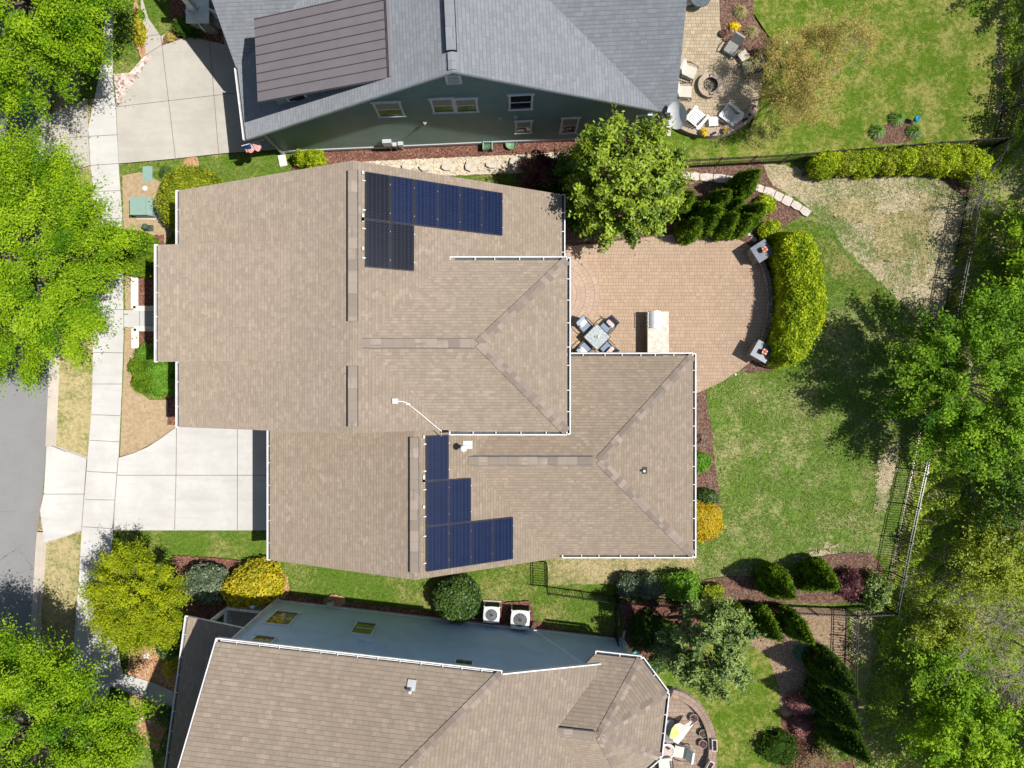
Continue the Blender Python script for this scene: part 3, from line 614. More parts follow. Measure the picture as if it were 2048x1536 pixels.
# ---------------------------------------------------------------- NORTH NEIGHBOUR (green siding, grey roof)
nf = Frame(0, 11.493, math.radians(2.56)); nh = thing('house', 'dark green sided house with grey shingle roof at the top of the photo', 'house', tuple(nf.W(-2, 4, 0)))
NL = lambda a: 9.06 + .59 * (a + 2.17); NR = lambda a: 9.06 - .54 * (a + 2.17); NG = lambda b: 3.12 + 1.25 * (b - 3.36); NS = lambda b: 4.44 + .72 * b
rb = MB(); Wn = nf.W
roofpoly(rb, [Wn(-11.93, 0, NL(-11.93)), Wn(-2.17, 0, 9.06), Wn(-2.17, 14, 9.06), Wn(-12.0, 14, NL(-12.0)), Wn(-12.25, 3.32, NL(-12.25))])
roofpoly(rb, [Wn(-2.17, 0, 9.06), Wn(6.4, 0, NR(6.4)), Wn(6.4, 14, NR(6.4)), Wn(-2.17, 14, 9.06)])
roofpoly(rb, [Wn(-12.32, 3.36, NG(3.36)), Wn(-12.4, 7.9, NG(7.9)), Wn(-2.6, 7.9, NG(7.9)), Wn(-12.2, 3.36, NG(3.36))])
roofpoly(rb, [Wn(-12.4, 7.9, NG(7.9)), Wn(-12.4, 12.44, NG(3.36)), Wn(-12.2, 12.44, NG(3.36)), Wn(-2.6, 7.9, NG(7.9))])
v = lambda b_: 6.385 - 1.333 * b_
roofpoly(rb, [Wn(v(-.45), -.45, NS(-.45)), Wn(7.08, -.45, NS(-.45)), Wn(7.08, 3.95, NS(3.95)), Wn(6.78, 3.95, NS(3.95)), Wn(6.78, 5.8, NS(5.8)), Wn(v(5.8), 5.8, NS(5.8))])
roofpoly(rb, [Wn(6.78, 5.8, NS(5.8)), Wn(6.78, 11.9, NS(-.3)), Wn(6.3, 11.9, NS(-.3)), Wn(v(5.8), 5.8, NS(5.8))])
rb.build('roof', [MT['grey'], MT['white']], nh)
b = MB(); roofpoly(b, [Wn(6.72, 3.6, NS(3.6) + .05), Wn(7.08, 3.6, NS(3.6) + .05), Wn(7.13, 4.05, NS(4.05) + .05), Wn(6.72, 4.9, NS(4.9) + .05)], .03, 0); b.build('flashing', MT['greybox'], nh)
MDz = lambda a: 5.9 + .29 * (a + 10.4); rb = MB(); roofpoly(rb, [Wn(-10.42, .56, MDz(-10.42)), Wn(-4.58, .56, MDz(-4.58)), Wn(-4.58, 3.98, MDz(-4.58)), Wn(-10.42, 3.98, MDz(-10.42))], .16, 0)
for k in range(9):
    bb = .56 + .02 + (k + 1) * .372
    if bb < 3.95: rb.bar(Wn(-10.42, bb, MDz(-10.42) + .01), Wn(-4.7, bb, MDz(-4.7) + .01), .025, .05, 1)
rb.bar(Wn(-4.75, .56, MDz(-4.75) + .02), Wn(-4.75, 3.98, MDz(-4.75) + .02), .03, .07, 1); rb.bar(Wn(-4.62, .56, MDz(-4.62) + .03), Wn(-4.62, 3.98, MDz(-4.62) + .03), .16, .05, 0)
md = rb.build('dormer_roof', [MT['metalroof'], MT['seam']], nh)
wb = MB(); wb.profile([(-10.0, 3.6), (-5, 6), (-5, MDz(-5) - .2), (-10.0, MDz(-10) - .2)], .95, 3.7, Wn); wb.build('dormer_wall', MT['green_siding'], nh)
b = MB(); b.box(Wn(-9.0, .93, 5.3), (.9, .05, .7), nf.ang, 0); b.box(Wn(-9.0, .91, 5.3), (.72, .05, .54), nf.ang, 1); b.build('window', [MT['white'], MT['glass']], nh)
b = MB(); ridgevent(b, Wn(-2.17, .72, 9.06), Wn(-2.17, 13, 9.06), .36, .12); b.build('ridge_vent', [MT['cap2'], MT['black']], nh)
b = MB(); hipcaps(b, Wn(-2.17, .7, 9.06), Wn(-2.17, 0.05, 9.06), .3); b.build('ridge_cap', [MT['cap2'], MT['white'], MT['grey']], nh)
b = MB(); gutter(b, Wn(-11.93, 0, NL(-11.93)), Wn(-12.25, 3.32, NL(-12.25)), (-1, -.1), br=False, step=2); b.build('gutter', [MT['white'], MT['trimdark']], nh); b = MB(); gutter(b, Wn(6.5, -.45, NS(-.45)), Wn(7.08, -.45, NS(-.45)), (.04, -1), step=.2); b.build('gutter', [MT['white'], MT['trimdark']], nh)
wb = MB(); wb.profile([(-11.3, 0), (6.8, 0), (6.8, 3.72), (6.0, NR(6.0) - .2), (-2.17, 8.85), (-11.3, NL(-11.3) - .2)], .45, 13, Wn); wb.build('wall', MT['green_siding'], nh)
b = MB(); b.bar(Wn(-11.32, .43, .3), Wn(6.82, .43, .3), .05, .22); b.bar(Wn(-11.3, .43, .02), Wn(-11.3, .43, NL(-11.3) - .3), .16, .12, up=(1, 0, 0)); b.bar(Wn(6.8, .43, .02), Wn(6.8, .43, 3.6), .16, .12, up=(1, 0, 0))
b.bar(Wn(-11.6, .05, NL(-11.6) - .2), Wn(-2.17, .05, 8.86), .03, .18); b.bar(Wn(-2.17, .05, 8.86), Wn(6.3, .05, NR(6.3) - .2), .03, .18); b.build('trim', MT['greybox'], nh)
for q in ((750, 204, 806, 231), (862, 197, 909, 223), (909, 197, 956, 222), (1017, 189, 1066, 217), (1030, 242, 1064, 264), (1121, 236, 1156, 264), (1268, 230, 1301, 256)):
    wallwin(nf, .45, *q, nh, trim=.09, up='pane_reflection' if q[0] not in (1017, 1268) else 'glass', lo='glass')
b = MB(); m_ = nf.W
def wp(px, py, b_=.42):
    nx, ny = -nf.s, nf.c; c = b_ + ny * nf.o[1]; u = (px - 1024) / F; v_ = (768 - py) / F; D = c / (nx * u + ny * v_); return Vector((u * D, v_ * D, H - D))
q = wp(907, 159); b.box(q, (.62, .06, .75), nf.ang, 0); b.box(q + Vector((0, -.03, 0)), (.42, .05, .55), nf.ang, 1); b.build('gable_vent', [MT['white'], MT['greybox']], nh)
for (px, py), (dx, dz), nm in (((775, 282), (.42, .5), 'electric_meter'), ((802, 286), (.25, .28), 'utility_box'), ((790, 287), (.2, .1), 'cable_box')):
    b = MB(); q = wp(px, py); q.z = max(q.z, .9); b.box(q + Vector((0, -.09, 0)), (dx, .18, dz), nf.ang, 0); b.tube([q + Vector((0, -.08, -dz / 2)), Vector((q.x, q.y - .08, .02))], .03, 6, 0); b.build(nm, MT['greybox'], nh)
for px, py in ((1000, 236), (1031, 234), (850, 245)):
    b = MB(); q = wp(px, py); b.box(q, (.16, .1, .12), nf.ang); b.tube([q, q + Vector((0, -.12, .05))], .03, 6); b.build('wall_light', MT['greybox'], nh)
b = MB(); b.tube([Wn(6.95, -.5, 3.9), Wn(6.9, .3, 3.6), Wn(6.92, .32, .3), Wn(7.05, -.1, .06)], .05, 6); b.build('downspout', MT['dark'], nh)
# porch of the north house
pc = MB(); P0 = G(425, 58); pc.prism([G(392, 60), G(446, 60), G(452, -60), G(392, -60)], 0, .55, 0); pc.build('porch_deck', MT['conc2'], nh)
b = MB(); q = G(418, 62); b.box((q.x, q.y + .35, .6), (1.0, 1.1, 1.2)); b.build('stone_pier', MT['rubble'], nh); b2 = MB(); b2.bar((q.x - .1, q.y + .35, 1.2), (q.x - .1, q.y + .35, 3.6), .26, .26, up=(0, 1, 0)); b2.box((q.x, q.y + .35, 1.23), (1.1, 1.2, .07)); b2.build('porch_column', MT['white'], nh)
for (x0, y0, x1, y1) in ((371, 22, 396, 46), (371, 22, 398, 12), (418, 18, 440, 28)):
    b = MB(); p = G(x0, y0, 1.4); q = G(x1, y1, 1.4); n_ = max(2, int((q - p).length / .13))
    for z in (.75, 1.4): b.bar((p.x, p.y, z), (q.x, q.y, z), .09, .06)
    for k in range(n_ + 1):
        c = p.lerp(q, k / n_); b.bar((c.x, c.y, .55), (c.x, c.y, 1.4), .035, .035, up=(0, 1, 0))
    b.build('porch_railing', MT['white'], nh)

# ---------------------------------------------------------------- SOUTH NEIGHBOUR (blue siding, tan roof)
sf = Frame(0, 0, math.radians(-6.5)); Ws = sf.W; sh = thing('house', 'blue sided house with tan shingle roof at the bottom of the photo', 'house', tuple(Ws(-2, -14, 0)))
SNz = lambda b_: 6.8 + .5 * (-11.5 - b_); SEz = lambda a: 6.8 - .51 * (a - .893)
rb = MB(); roofpoly(rb, [Ws(-10.5, -11.5, 6.8), Ws(.893, -11.5, 6.8), Ws(.893 - 5.88, -17.5, 9.8), Ws(-10.62, -17.5, 9.8)])
roofpoly(rb, [Ws(.893, -11.5, 6.8), Ws(5.05, -11.5, SEz(5.05)), Ws(4.95, -12.0, SEz(4.95)), Ws(3.45, -14.1, SEz(3.45)), Ws(5.05, -16.7, SEz(5.05)), Ws(5.05, -23.5, SEz(5.05)), Ws(.893, -23.5, 6.8), Ws(.893 - 5.88, -17.5, 9.8)])
roofpoly(rb, [Ws(-10.62, -17.5, 9.8), Ws(.893 - 5.88, -17.5, 9.8), Ws(.893, -23.5, 6.8), Ws(-10.62, -23.5, 6.8)])
ap = Ws(5.34, -14.29, 5.2); ap0 = Ws(2.2, -14.29, 5.2); A_, B_, C_, D_ = Ws(7.08, -11.49, 3.6), Ws(8.37, -12.87, 3.6), Ws(8.37, -15.7, 3.6), Ws(7.08, -17.1, 3.6)
roofpoly(rb, [Ws(5.02, -11.49, 3.6), A_, ap, ap0, Ws(4.2, -12.3, 3.6 + .57 * .81)]); roofpoly(rb, [A_, B_, ap]); roofpoly(rb, [B_, C_, ap]); roofpoly(rb, [C_, D_, ap]); roofpoly(rb, [D_, Ws(3.9, -17.1, 3.6), ap0, ap])
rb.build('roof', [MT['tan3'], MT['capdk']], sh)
rb = MB(); PW = lambda a: 3.3 + .22 * (a + 13.3); roofpoly(rb, [Ws(-13.25, -12.0, PW(-13.25)), Ws(-10.1, -12.0, PW(-10.1)), Ws(-10.1, -19, PW(-10.1)), Ws(-13.4, -19, PW(-13.4))])
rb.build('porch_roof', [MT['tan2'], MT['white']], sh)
for p, q in ((Ws(.893 - 5.88, -17.5, 9.8), Ws(.893, -11.5, 6.8)), (ap, A_), (ap, B_), (ap, C_), (ap, D_)):
    b = MB(); hipcaps(b, p, q, .4); b.build('hip_cap', [MT['cap'], MT['white'], MT['capdk']], sh)
b = MB(); ridgevent(b, Ws(3.35, -14.29, 5.2), Ws(5.1, -14.29, 5.2)); b.build('ridge_vent', [MT['cap'], MT['trimdark']], sh)
nn = (sf.W(0, 1) - sf.W(0, 0)); ee = (sf.W(1, 0) - sf.W(0, 0))
for p, q, o_, k_ in ((Ws(-10.5, -11.5, 6.8), Ws(.893, -11.5, 6.8), nn, {}), (Ws(-10.5, -11.4, 6.76), Ws(-10.62, -17.5, 9.76), -ee, dict(wd=.05, step=30)), (Ws(5.05, -11.49, 3.6), A_, nn, dict(step=.9)), (A_, B_, nn + ee, dict(step=.7)), (B_, C_, ee, {}), (C_, D_, ee - nn, dict(step=.7)), (Ws(-13.25, -12.0, 3.3), Ws(-13.4, -19, 3.3), -ee, {})):
    b = MB(); gutter(b, p, q, o_, **k_); b.build('gutter', [MT['white'], MT['trimdark']], sh)
b = MB(); b.bar(Ws(.9, -11.48, 6.76), Ws(5.1, -11.48, SEz(5.1) - .04), .05, .16); b.build('rake_trim', MT['white'], sh)
wb = MB(); wb.profile([(-10.24, 0), (6.75, 0), (6.75, 3.45), (5.0, 3.45), (4.9, SEz(4.9) - .2), (.893, 6.6), (-10.24, 6.6)], -12.1, -11.91, Ws); wb.build('wall', MT['blue_siding'], sh); wb = MB(); wb.profile([(-10.2, 0), (3.2, 0), (3.2, SEz(3.2) - .25), (.893, 6.55), (-10.2, 6.55)], -16.9, -12.11, Ws); wb.build('wall', MT['blue_siding'], sh)
wb = MB(); wb.profile([(-10.24, 5), (-5, 5), (-5, 9.0), (-10.24, 9.0)], -18.2, -16.8, Ws); wb.build('wall', MT['blue_siding'], sh); wb = MB(); wb.box(Ws(7.4, -14.3, 1.7), (1.4, 3.2, 3.4), sf.ang); wb.build('wall', MT['blue_siding'], sh)
b = MB(); b.bar(Ws(-10.26, -11.9, .25), Ws(6.78, -11.9, .25), .05, .2)
for a_ in (-10.26, 6.77): b.bar(Ws(a_, -11.9, .02), Ws(a_, -11.9, 3.5 if a_ > 0 else 6.6), .13, .13, up=(1, 0, 0))
b.bar(Ws(-10.4, -11.52, 6.62), Ws(.9, -11.52, 6.62), .1, .12); b.build('trim', MT['white'], sh)
for q in ((536, 1224, 592, 1251), (704, 1246, 751, 1270), (500, 1274, 549, 1291), (907, 1322, 947, 1339)): wallwin(sf, -11.91, *q, sh, facing=1, trim=.07, up='glass', lo='glass')
b = MB(); p = G(820, 1386, 7.6); aa, bb = sf.inv(p.x, p.y); p = Ws(aa, bb, SNz(bb)); b.box(p + Vector((.0, .12, .0)), (.34, .4, .02), sf.ang, rx=-math.atan(.5)); b.tube([p, p + Vector((0, 0, .4))], .055, 10, m=1); b.build('vent_pipe', [MT['greybox'], MT['white']], sh)
b = MB(); b.tube([Ws(6.9, -11.6, 3.5), Ws(7.0, -11.75, 3.3), Ws(6.85, -11.85, .2), Ws(6.95, -11.5, .06)], .05, 6); b.build('downspout', MT['white'], sh)
b = MB(); b.tube([Ws(-10.3, -11.75, 6.6), Ws(-10.3, -11.82, .2), Ws(-10.3, -11.4, .05)], .05, 6); b.build('downspout', MT['white'], sh)
# side porch
b = MB(); b.prism([Ws(-12.4, -12.15), Ws(-10.3, -12.15), Ws(-10.3, -16), Ws(-12.4, -18)], 0, .35, 0); b.build('porch_deck', MT['conc2'], sh)
b = MB(); b.bar(Ws(-12.35, -12.2, 1.25), Ws(-10.3, -12.2, 1.25), .12, .08); b.bar(Ws(-12.35, -12.2, 1.25), Ws(-12.35, -17.9, 1.25), .12, .08); b.bar(Ws(-12.35, -12.2, .5), Ws(-10.3, -12.2, .5), .08, .06)
for k in range(17): b.bar(Ws(-12.3 + k * .12, -12.2, .4), Ws(-12.3 + k * .12, -12.2, 1.25), .045, .045, up=(1, 0, 0))
for k in range(38): b.bar(Ws(-12.35, -12.3 - k * .125, .4), Ws(-12.35, -12.3 - k * .125, 1.25), .045, .045, up=(1, 0, 0))
b.bar(Ws(-12.35, -12.25, .3), Ws(-12.35, -12.25, 2.9), .14, .14, up=(1, 0, 0)); b.build('porch_railing', MT['white'], sh)
for px, py in ((722, 1282), (740, 1285), (768, 1289), (505, 1214)):
    b = MB(); nx, ny = -sf.s, sf.c; u = (px - 1024) / F; v_ = (768 - py) / F; D = -11.87 / (nx * u + ny * v_); b.box((u * D, v_ * D, H - D), (.16, .1, .12), sf.ang); b.build('wall_vent', MT['blue_siding'], sh)
# ---------------------------------------------------------------- GROUND
b = MB(); b.poly([(-400, -400, 0), (400, -400, 0), (400, 400, 0), (-400, 400, 0)]); o = b.build('ground', MT['gr_wood']); o['kind'] = 'structure'
BIG = 2600
sheet('lawn', [(160, -400), (1990, -400), (1985, 300), (1925, 429), (1888, 621), (1834, 883), (1786, 1118), (1767, 1212), (1700, 1225), (1690, 1700), (160, 1700)], MT['gr_green'])
sheet('lawn_back', [(1386, 770), (1480, 740), (1560, 760), (1640, 600), (1560, 450), (1590, 425), (1660, 440), (1780, 560), (1800, 620), (1888, 621), (1834, 883), (1786, 1110), (1640, 1108), (1500, 1150), (1240, 1168), (1093, 1172), (1093, 1100), (1386, 1100)], MT['gr_back'], rg=2)
sheet('lawn_dormant', [(1520, 322), (1640, 345), (1880, 345), (1936, 372), (1925, 429), (1913, 493), (1899, 558), (1888, 621), (1875, 680), (1790, 592), (1735, 540), (1690, 500), (1665, 455), (1640, 440), (1600, 400), (1545, 372), (1518, 350)], MT['gr_tan'], rg=2.5, seed=2)
sheet('lawn', [(1562, 452), (1592, 428), (1640, 452), (1680, 500), (1730, 550), (1792, 598), (1780, 625), (1720, 605), (1680, 570), (1660, 600), (1650, 660), (1610, 740), (1560, 760), (1480, 740), (1600, 700), (1640, 600), (1620, 520)], MT['gr_green'], rg=3, seed=61)
for pp_ in ([(1655, 405), (1700, 398), (1748, 402), (1746, 440), (1700, 446), (1668, 432)], [(1752, 438), (1790, 425), (1832, 428), (1830, 500), (1795, 522), (1754, 510)], [(1838, 400), (1860, 396), (1852, 540), (1834, 552)]): sheet('lawn_verge', pp_, MT['gr_verge'], sm=True, rg=5.5, seed=62, step=3)
sheet('dry_strip', [(1755, 930), (1775, 900), (1800, 880), (1790, 940), (1775, 1000), (1770, 1080), (1750, 1100), (1700, 1108), (1640, 1100), (1560, 1140), (1450, 1152), (1450, 1144), (1530, 1130), (1600, 1108), (1650, 1088), (1700, 1090), (1745, 1060), (1752, 990)], MT['gr_tan'], sm=True, rg=6, seed=9, step=3)
sheet('dormant_strip', [(1093, 1105), (1250, 1112), (1390, 1112), (1390, 1130), (1300, 1150), (1240, 1165), (1093, 1170)], MT['gr_verge'], rg=2.5, seed=12)
sheet('lawn_verge', [(118, 200), (190, 200), (190, 700), (186, 829), (178, 915), (111, 892), (118, 760)], MT['gr_verge'], rg=0)
sheet('lawn_verge', [(94, 1084), (168, 1058), (162, 1150), (158, 1200), (150, 1700), (70, 1700), (80, 1220)], MT['gr_verge'])
sheet('front_lawn', [(251, 655), (272, 655), (272, 700), (262, 770), (300, 800), (357, 800), (357, 853), (318, 880), (270, 905), (241, 913), (247, 770)], MT['gr_straw'])
sheet('front_bed', [(246, 352), (280, 345), (340, 372), (330, 420), (345, 470), (320, 500), (318, 620), (252, 620)], MT['gr_straw'], rg=1, seed=3)
sheet('mulch_bed', [(268, 470), (330, 470), (330, 700), (360, 700), (360, 850), (336, 850), (336, 800), (262, 770), (272, 700), (272, 500)], MT['mulch_red'], rg=1)
sheet('bare_patch', [(372, 318), (394, 315), (397, 335), (372, 338)], MT['straw'], sm=True, rg=1)
sheet('mulch_bed', [(575, 300), (700, 300), (1290, 268), (1320, 272), (1180, 302), (1040, 310), (760, 322), (680, 330), (640, 345), (583, 345), (590, 315)], MT['mulch_red'], rg=1, seed=5)
sheet('gravel_path', [(660, 345), (690, 328), (760, 322), (1040, 310), (1190, 300), (1190, 335), (1060, 346), (880, 353), (800, 356), (660, 380)], MT['gravel'], rg=.8)
sheet('mulch_bed', [(1030, 352), (1110, 345), (1200, 335), (1365, 336), (1440, 330), (1520, 322), (1545, 372), (1612, 422), (1590, 440), (1570, 450), (1556, 470), (1560, 500), (1550, 740), (1500, 745), (1480, 740), (1520, 660), (1535, 590), (1520, 530), (1480, 480), (1400, 468), (1130, 495), (1130, 390), (1040, 375)], MT['mulch'], rg=1.5, seed=6)
sheet('mulch_bed', [(1620, 335), (1700, 345), (1800, 338), (1900, 345), (1960, 372), (1935, 400), (1900, 372), (1870, 350), (1800, 352), (1680, 358), (1600, 352)], MT['mulch'], rg=1.5, seed=7)
sheet('mulch_bed', [(1386, 786), (1412, 770), (1414, 820), (1424, 860), (1428, 920), (1436, 970), (1440, 1020), (1430, 1080), (1386, 1085)], MT['mulch'], sm=False, rg=1, seed=8)
sheet('mulch_bed', [(1235, 1160), (1320, 1165), (1400, 1160), (1470, 1150), (1550, 1155), (1600, 1140), (1640, 1112), (1690, 1104), (1740, 1106), (1762, 1130), (1765, 1206), (1500, 1204), (1232, 1190)], MT['mulch'], rg=1.2, seed=10)
sheet('mulch_bed', [(1462, 1210), (1690, 1216), (1700, 1400), (1690, 1560), (1560, 1560), (1565, 1480), (1558, 1380), (1535, 1310), (1500, 1290)], MT['straw2'], rg=1.2, seed=11)
sheet('mulch_bed', [(1556, 1432), (1620, 1425), (1705, 1440), (1710, 1640), (1545, 1640), (1558, 1500)], MT['mulch_red'], rg=2.5, seed=31)
sheet('lawn_south', [(1240, 1200), (1460, 1210), (1500, 1290), (1535, 1310), (1558, 1380), (1562, 1480), (1550, 1700), (1330, 1700), (1245, 1290)], MT['gr_bright'])
sheet('mulch_bed', [(1236, 1198), (1400, 1206), (1400, 1300), (1330, 1330), (1255, 1300)], MT['mulch_red'], rg=1.5, seed=30)  # dark mulch sheet standing in for the deep shade on this ground
sheet('lawn_north', [(1300, 272), (1355, 250), (1420, 280), (1500, 255), (1530, 170), (1560, 110), (1500, 20), (1510, -300), (1990, -300), (1990, 285), (1560, 318), (1365, 330), (1330, 300)], MT['gr_bright'])
sheet('mulch_bed', [(330, -200), (420, -200), (450, 90), (380, 76), (326, 95), (320, 78), (345, 60)], MT['mulch_red'])
sheet('mulch_bed', [(1436, -60), (1506, -60), (1505, 20), (1512, 45), (1535, 78), (1552, 105), (1548, 125), (1520, 128), (1495, 115), (1470, 100), (1440, 85), (1436, 45)], MT['mulch'], sm=True, rg=.8)
sheet('mulch_bed', [(1745, 262), (1775, 250), (1820, 242), (1840, 270), (1815, 285), (1750, 286)], MT['mulch'], sm=True, rg=1.5)
sheet('mulch_bed', [(262, 1290), (350, 1290), (360, 1340), (350, 1420), (318, 1500), (290, 1490), (262, 1410), (258, 1340)], MT['straw'], rg=1.5)
sheet('mulch_bed', [(350, 1110), (470, 1118), (565, 1135), (572, 1180), (560, 1215), (440, 1235), (360, 1300), (340, 1200)], MT['mulch_red'], rg=1.5)
sheet('mulch_strip', [(560, 1195), (580, 1190), (720, 1205), (900, 1226), (960, 1232), (975, 1205), (1060, 1200), (1070, 1240), (1110, 1256), (1240, 1272), (1240, 1290), (560, 1215)], MT['mulch_red'], rg=1)
sheet('bare_ring', [(650, 1196), (668, 1188), (688, 1192), (692, 1206), (672, 1212), (652, 1208)], MT['straw'], sm=True, rg=1)
sheet('edging_strip', [(560, 1140), (575, 1150), (580, 1180), (570, 1195), (562, 1190), (572, 1165)], MT['straw'], sm=True, rg=1)
sheet('river_rock', [(230, 150), (262, 148), (294, 112), (308, 114), (280, 160), (255, 195), (237, 218)], MT['river'], rg=.6)
sheet('edging_bed', [(272, -10), (284, 30), (290, 80), (296, 112), (285, 120), (275, 90), (268, 30)], MT['straw'], rg=1.5)
# ---- paving
def lane(name, slabs, joints, mat, jw=.03):
    P = MB(); z = LV[0]; LV[0] += .008
    for s_ in slabs:
        Q = [G(*p) for p in s_]
        if area2(Q) < 0: Q = Q[::-1]
        for t in tess(Q): P.poly([(Q[i].x, Q[i].y, z) for i in t])
    for a, c in joints:
        p, q = G(*a), G(*c); d = (q - p).normalized(); s_ = Vector((-d.y, d.x, 0)) * jw / 2; dz = Vector((0, 0, z + .004)); P.poly([p - s_ + dz, q - s_ + dz, q + s_ + dz, p + s_ + dz], 1)
    for s_ in slabs: SHEETS.append((name, [tuple(G(*p))[:2] for p in s_], mat))
    o = P.build(name, [mat, MT['joint']]); o['kind'] = 'structure'; return o
lane('street', [[(-1500, -900), (100, -900), (104, 250), (108, 500), (104, 740), (97, 892), (90, 981), (81, 1047), (74, 1150), (69, 1222), (50, 1800), (-1500, 1800)]], [((-200, 1030), (40, 1021))], MT['asph'], .02)
lane('driveway', [[(241, 329), (345, 320), (454, 308), (575, 300), (575, 50), (446, 60), (452, 92), (380, 76), (326, 95), (330, 78), (345, 60), (325, 76), (300, 40), (285, -10), (285, 20), (295, 112), (308, 114), (237, 216), (235, 200)]],
     [((237, 216), (480, 188)), ((325, 76), (354, 318)), ((420, 60), (440, 309)), ((290, 77), (322, 72)), ((296, 112), (325, 94))], MT['conc2'])
lane('sidewalk', [[(190, 697), (190, 560), (190, 420), (189, 368), (185, 333), (180, 262), (205, 140), (215, -10), (232, -10), (229, 160), (235, 216), (238, 274), (241, 329), (245, 390), (248, 430), (250, 558), (251, 672), (248, 760), (245, 829), (241, 915), (237, 948), (235, 999), (230, 1056), (224, 1150), (217, 1200), (250, 1345), (308, 1362), (350, 1380), (350, 1440), (322, 1415), (310, 1398), (272, 1386), (225, 1370), (150, 1700), (100, 1700), (150, 1300), (158.7, 1197), (162.5, 1150), (167.6, 1057), (172.7, 1001), (179, 917), (186.6, 829), (189, 760)]],
     [((185, 333), (241, 329)), ((189, 385), (245, 383)), ((190, 440), (249, 438)), ((190, 500), (250, 498)), ((190, 560), (250, 560)), ((190, 620), (251, 620)), ((190, 705), (250, 706)), ((189, 768), (248, 768)), ((186.6, 829), (245, 831)), ((183, 880), (242, 883)), ((178, 942), (238, 945)), ((175, 998), (235, 999)), ((169, 1052), (230, 1056)), ((163, 1112), (226, 1112)), ((158, 1163), (220, 1163)), ((181, 275), (238, 272)), ((300, 1358), (298, 1395))], MT['conc'])
lane('front_walk', [[(252, 621), (316, 621), (316, 655), (252, 655)]], [((283, 621), (283, 655))], MT['conc'])
lane('apron', [[(111, 892), (178, 916), (173, 1001), (168, 1058), (94, 1084), (85, 1020), (93, 985), (98, 892)]], [((89, 987), (173.5, 987)), ((96.5, 892), (111, 892)), ((178, 916), (167.6, 1057)), ((111, 892), (137, 903))], MT['conc'])
lane('apron', [[(185, 333), (152, 342), (60, 360), (60, 250), (180, 200), (181, 265)]], [((181, 265), (185, 333)), ((100, 282), (181, 275))], MT['conc2'])
lane('driveway', [[(241, 915), (270, 906), (300, 893), (326, 876), (357, 853), (400, 846), (580, 846), (580, 1059), (232, 1059), (235, 999)]], [((239, 949.5), (545, 949.5)), ((357, 853), (356, 950)), ((356, 950), (353, 1058)), ((478, 855), (478, 1058)), ((241, 915), (230, 1057))], MT['conc'])
# kerbs: a real step, with the gutter pan beside it
def kerb(pts, name='kerb'):
    P = MB()
    pan = [G(x, y) for x, y in pts]
    for i in range(len(pan) - 1):
        p, q = pan[i], pan[i + 1]; d = (q - p).normalized(); s_ = Vector((d.y, -d.x, 0)); s_ = s_ if s_.x > 0 else -s_
        P.prism([p, q, q + s_ * .26, p + s_ * .26], 0, LV[0] + .02, 0); P.prism([p + s_ * .262, q + s_ * .262, q + s_ * .40, p + s_ * .40], 0, .13, 0)
    o = P.build(name, [MT['curb']]); o['kind'] = 'structure'
kerb([(104, 250), (108, 500), (104, 740), (103, 760), (100, 828), (97, 892)]); kerb([(80, 1062), (77, 1100), (74, 1150), (69, 1222), (50, 1700)])
P = MB()
for a, c in (((111, 892), (178, 916)), ((94, 1084), (168, 1058))):
    P.bar(tuple(G(*a))[:2] + (.06,), tuple(G(*c))[:2] + (.03,), .11, .1)
o = P.build('kerb', MT['curb']); o['kind'] = 'structure'
# patios
sheet('patio', [(1122, 495), (1200, 488), (1300, 475), (1360, 469), (1400, 468), (1440, 472), (1478, 482), (1508, 500), (1528, 530), (1538, 570), (1540, 610), (1535, 650), (1523, 690), (1500, 722), (1478, 740), (1440, 764), (1384, 790), (1370, 800), (1120, 800)], MT['pav'], uv=lambda p: (p.x + 30, p.y + 30))
bc = G(1108, 590)
def ringuv(p): d = Vector((p.x - bc.x, p.y - bc.y)); return (math.atan2(d.y, d.x) * 2.2 + 20, d.length)
P = MB(); z = LV[0]; LV[0] += .004
for r0, r1 in ((.02, .44), (.46, .88), (.9, 1.32), (1.34, 1.76), (1.78, 2.2)):
    for k in range(48):
        a0, a1 = -PI / 2 + PI * k / 48, -PI / 2 + PI * (k + 1) / 48
        P.poly([(bc.x + r * math.cos(a), bc.y + r * math.sin(a), z) for r, a in ((r0, a0), (r1, a0), (r1, a1), (r0, a1))], 0, [(a * 2.2 + 20, r) for r, a in ((r0, a0), (r1, a0), (r1, a1), (r0, a1))])
o = P.build('patio_ring', MT['pavring']); o['kind'] = 'structure'
def arcsolid(name, pts, wd, h, mat, label, cat='wall', closed=False, capm=None, z0=0):
    C = crom(pts, 6, closed); W_ = [G(*p) for p in C]; B_ = MB(); n = len(W_); acc = 0; off = []
    for i in range(n):
        d = (W_[min(i + 1, n - 1)] - W_[max(0, i - 1)]).normalized(); off.append(Vector((-d.y, d.x, 0)) * wd / 2)
    for i in range(n - 1):
        a, c, d, e = W_[i] - off[i], W_[i + 1] - off[i + 1], W_[i + 1] + off[i + 1], W_[i] + off[i]; l_ = (W_[i + 1] - W_[i]).length; up = Vector((0, 0, h)); lo = Vector((0, 0, z0))
        B_.poly([a + up, c + up, d + up, e + up], 0, [(acc, 0), (acc + l_, 0), (acc + l_, wd), (acc, wd)])
        B_.poly([a + lo, c + lo, c + up, a + up], 1, [(acc, 0), (acc + l_, 0), (acc + l_, h), (acc, h)]); B_.poly([d + lo, e + lo, e + up, d + up], 1, [(acc, 0), (acc + l_, 0), (acc + l_, h), (acc, h)]); acc += l_
    for i in (0, n - 1):
        a, e = W_[i] - off[i], W_[i] + off[i]; B_.poly([a + lo, e + lo, e + up, a + up], 1)
    o = B_.build(name, [capm or mat, mat]); return tag(o, label, cat)
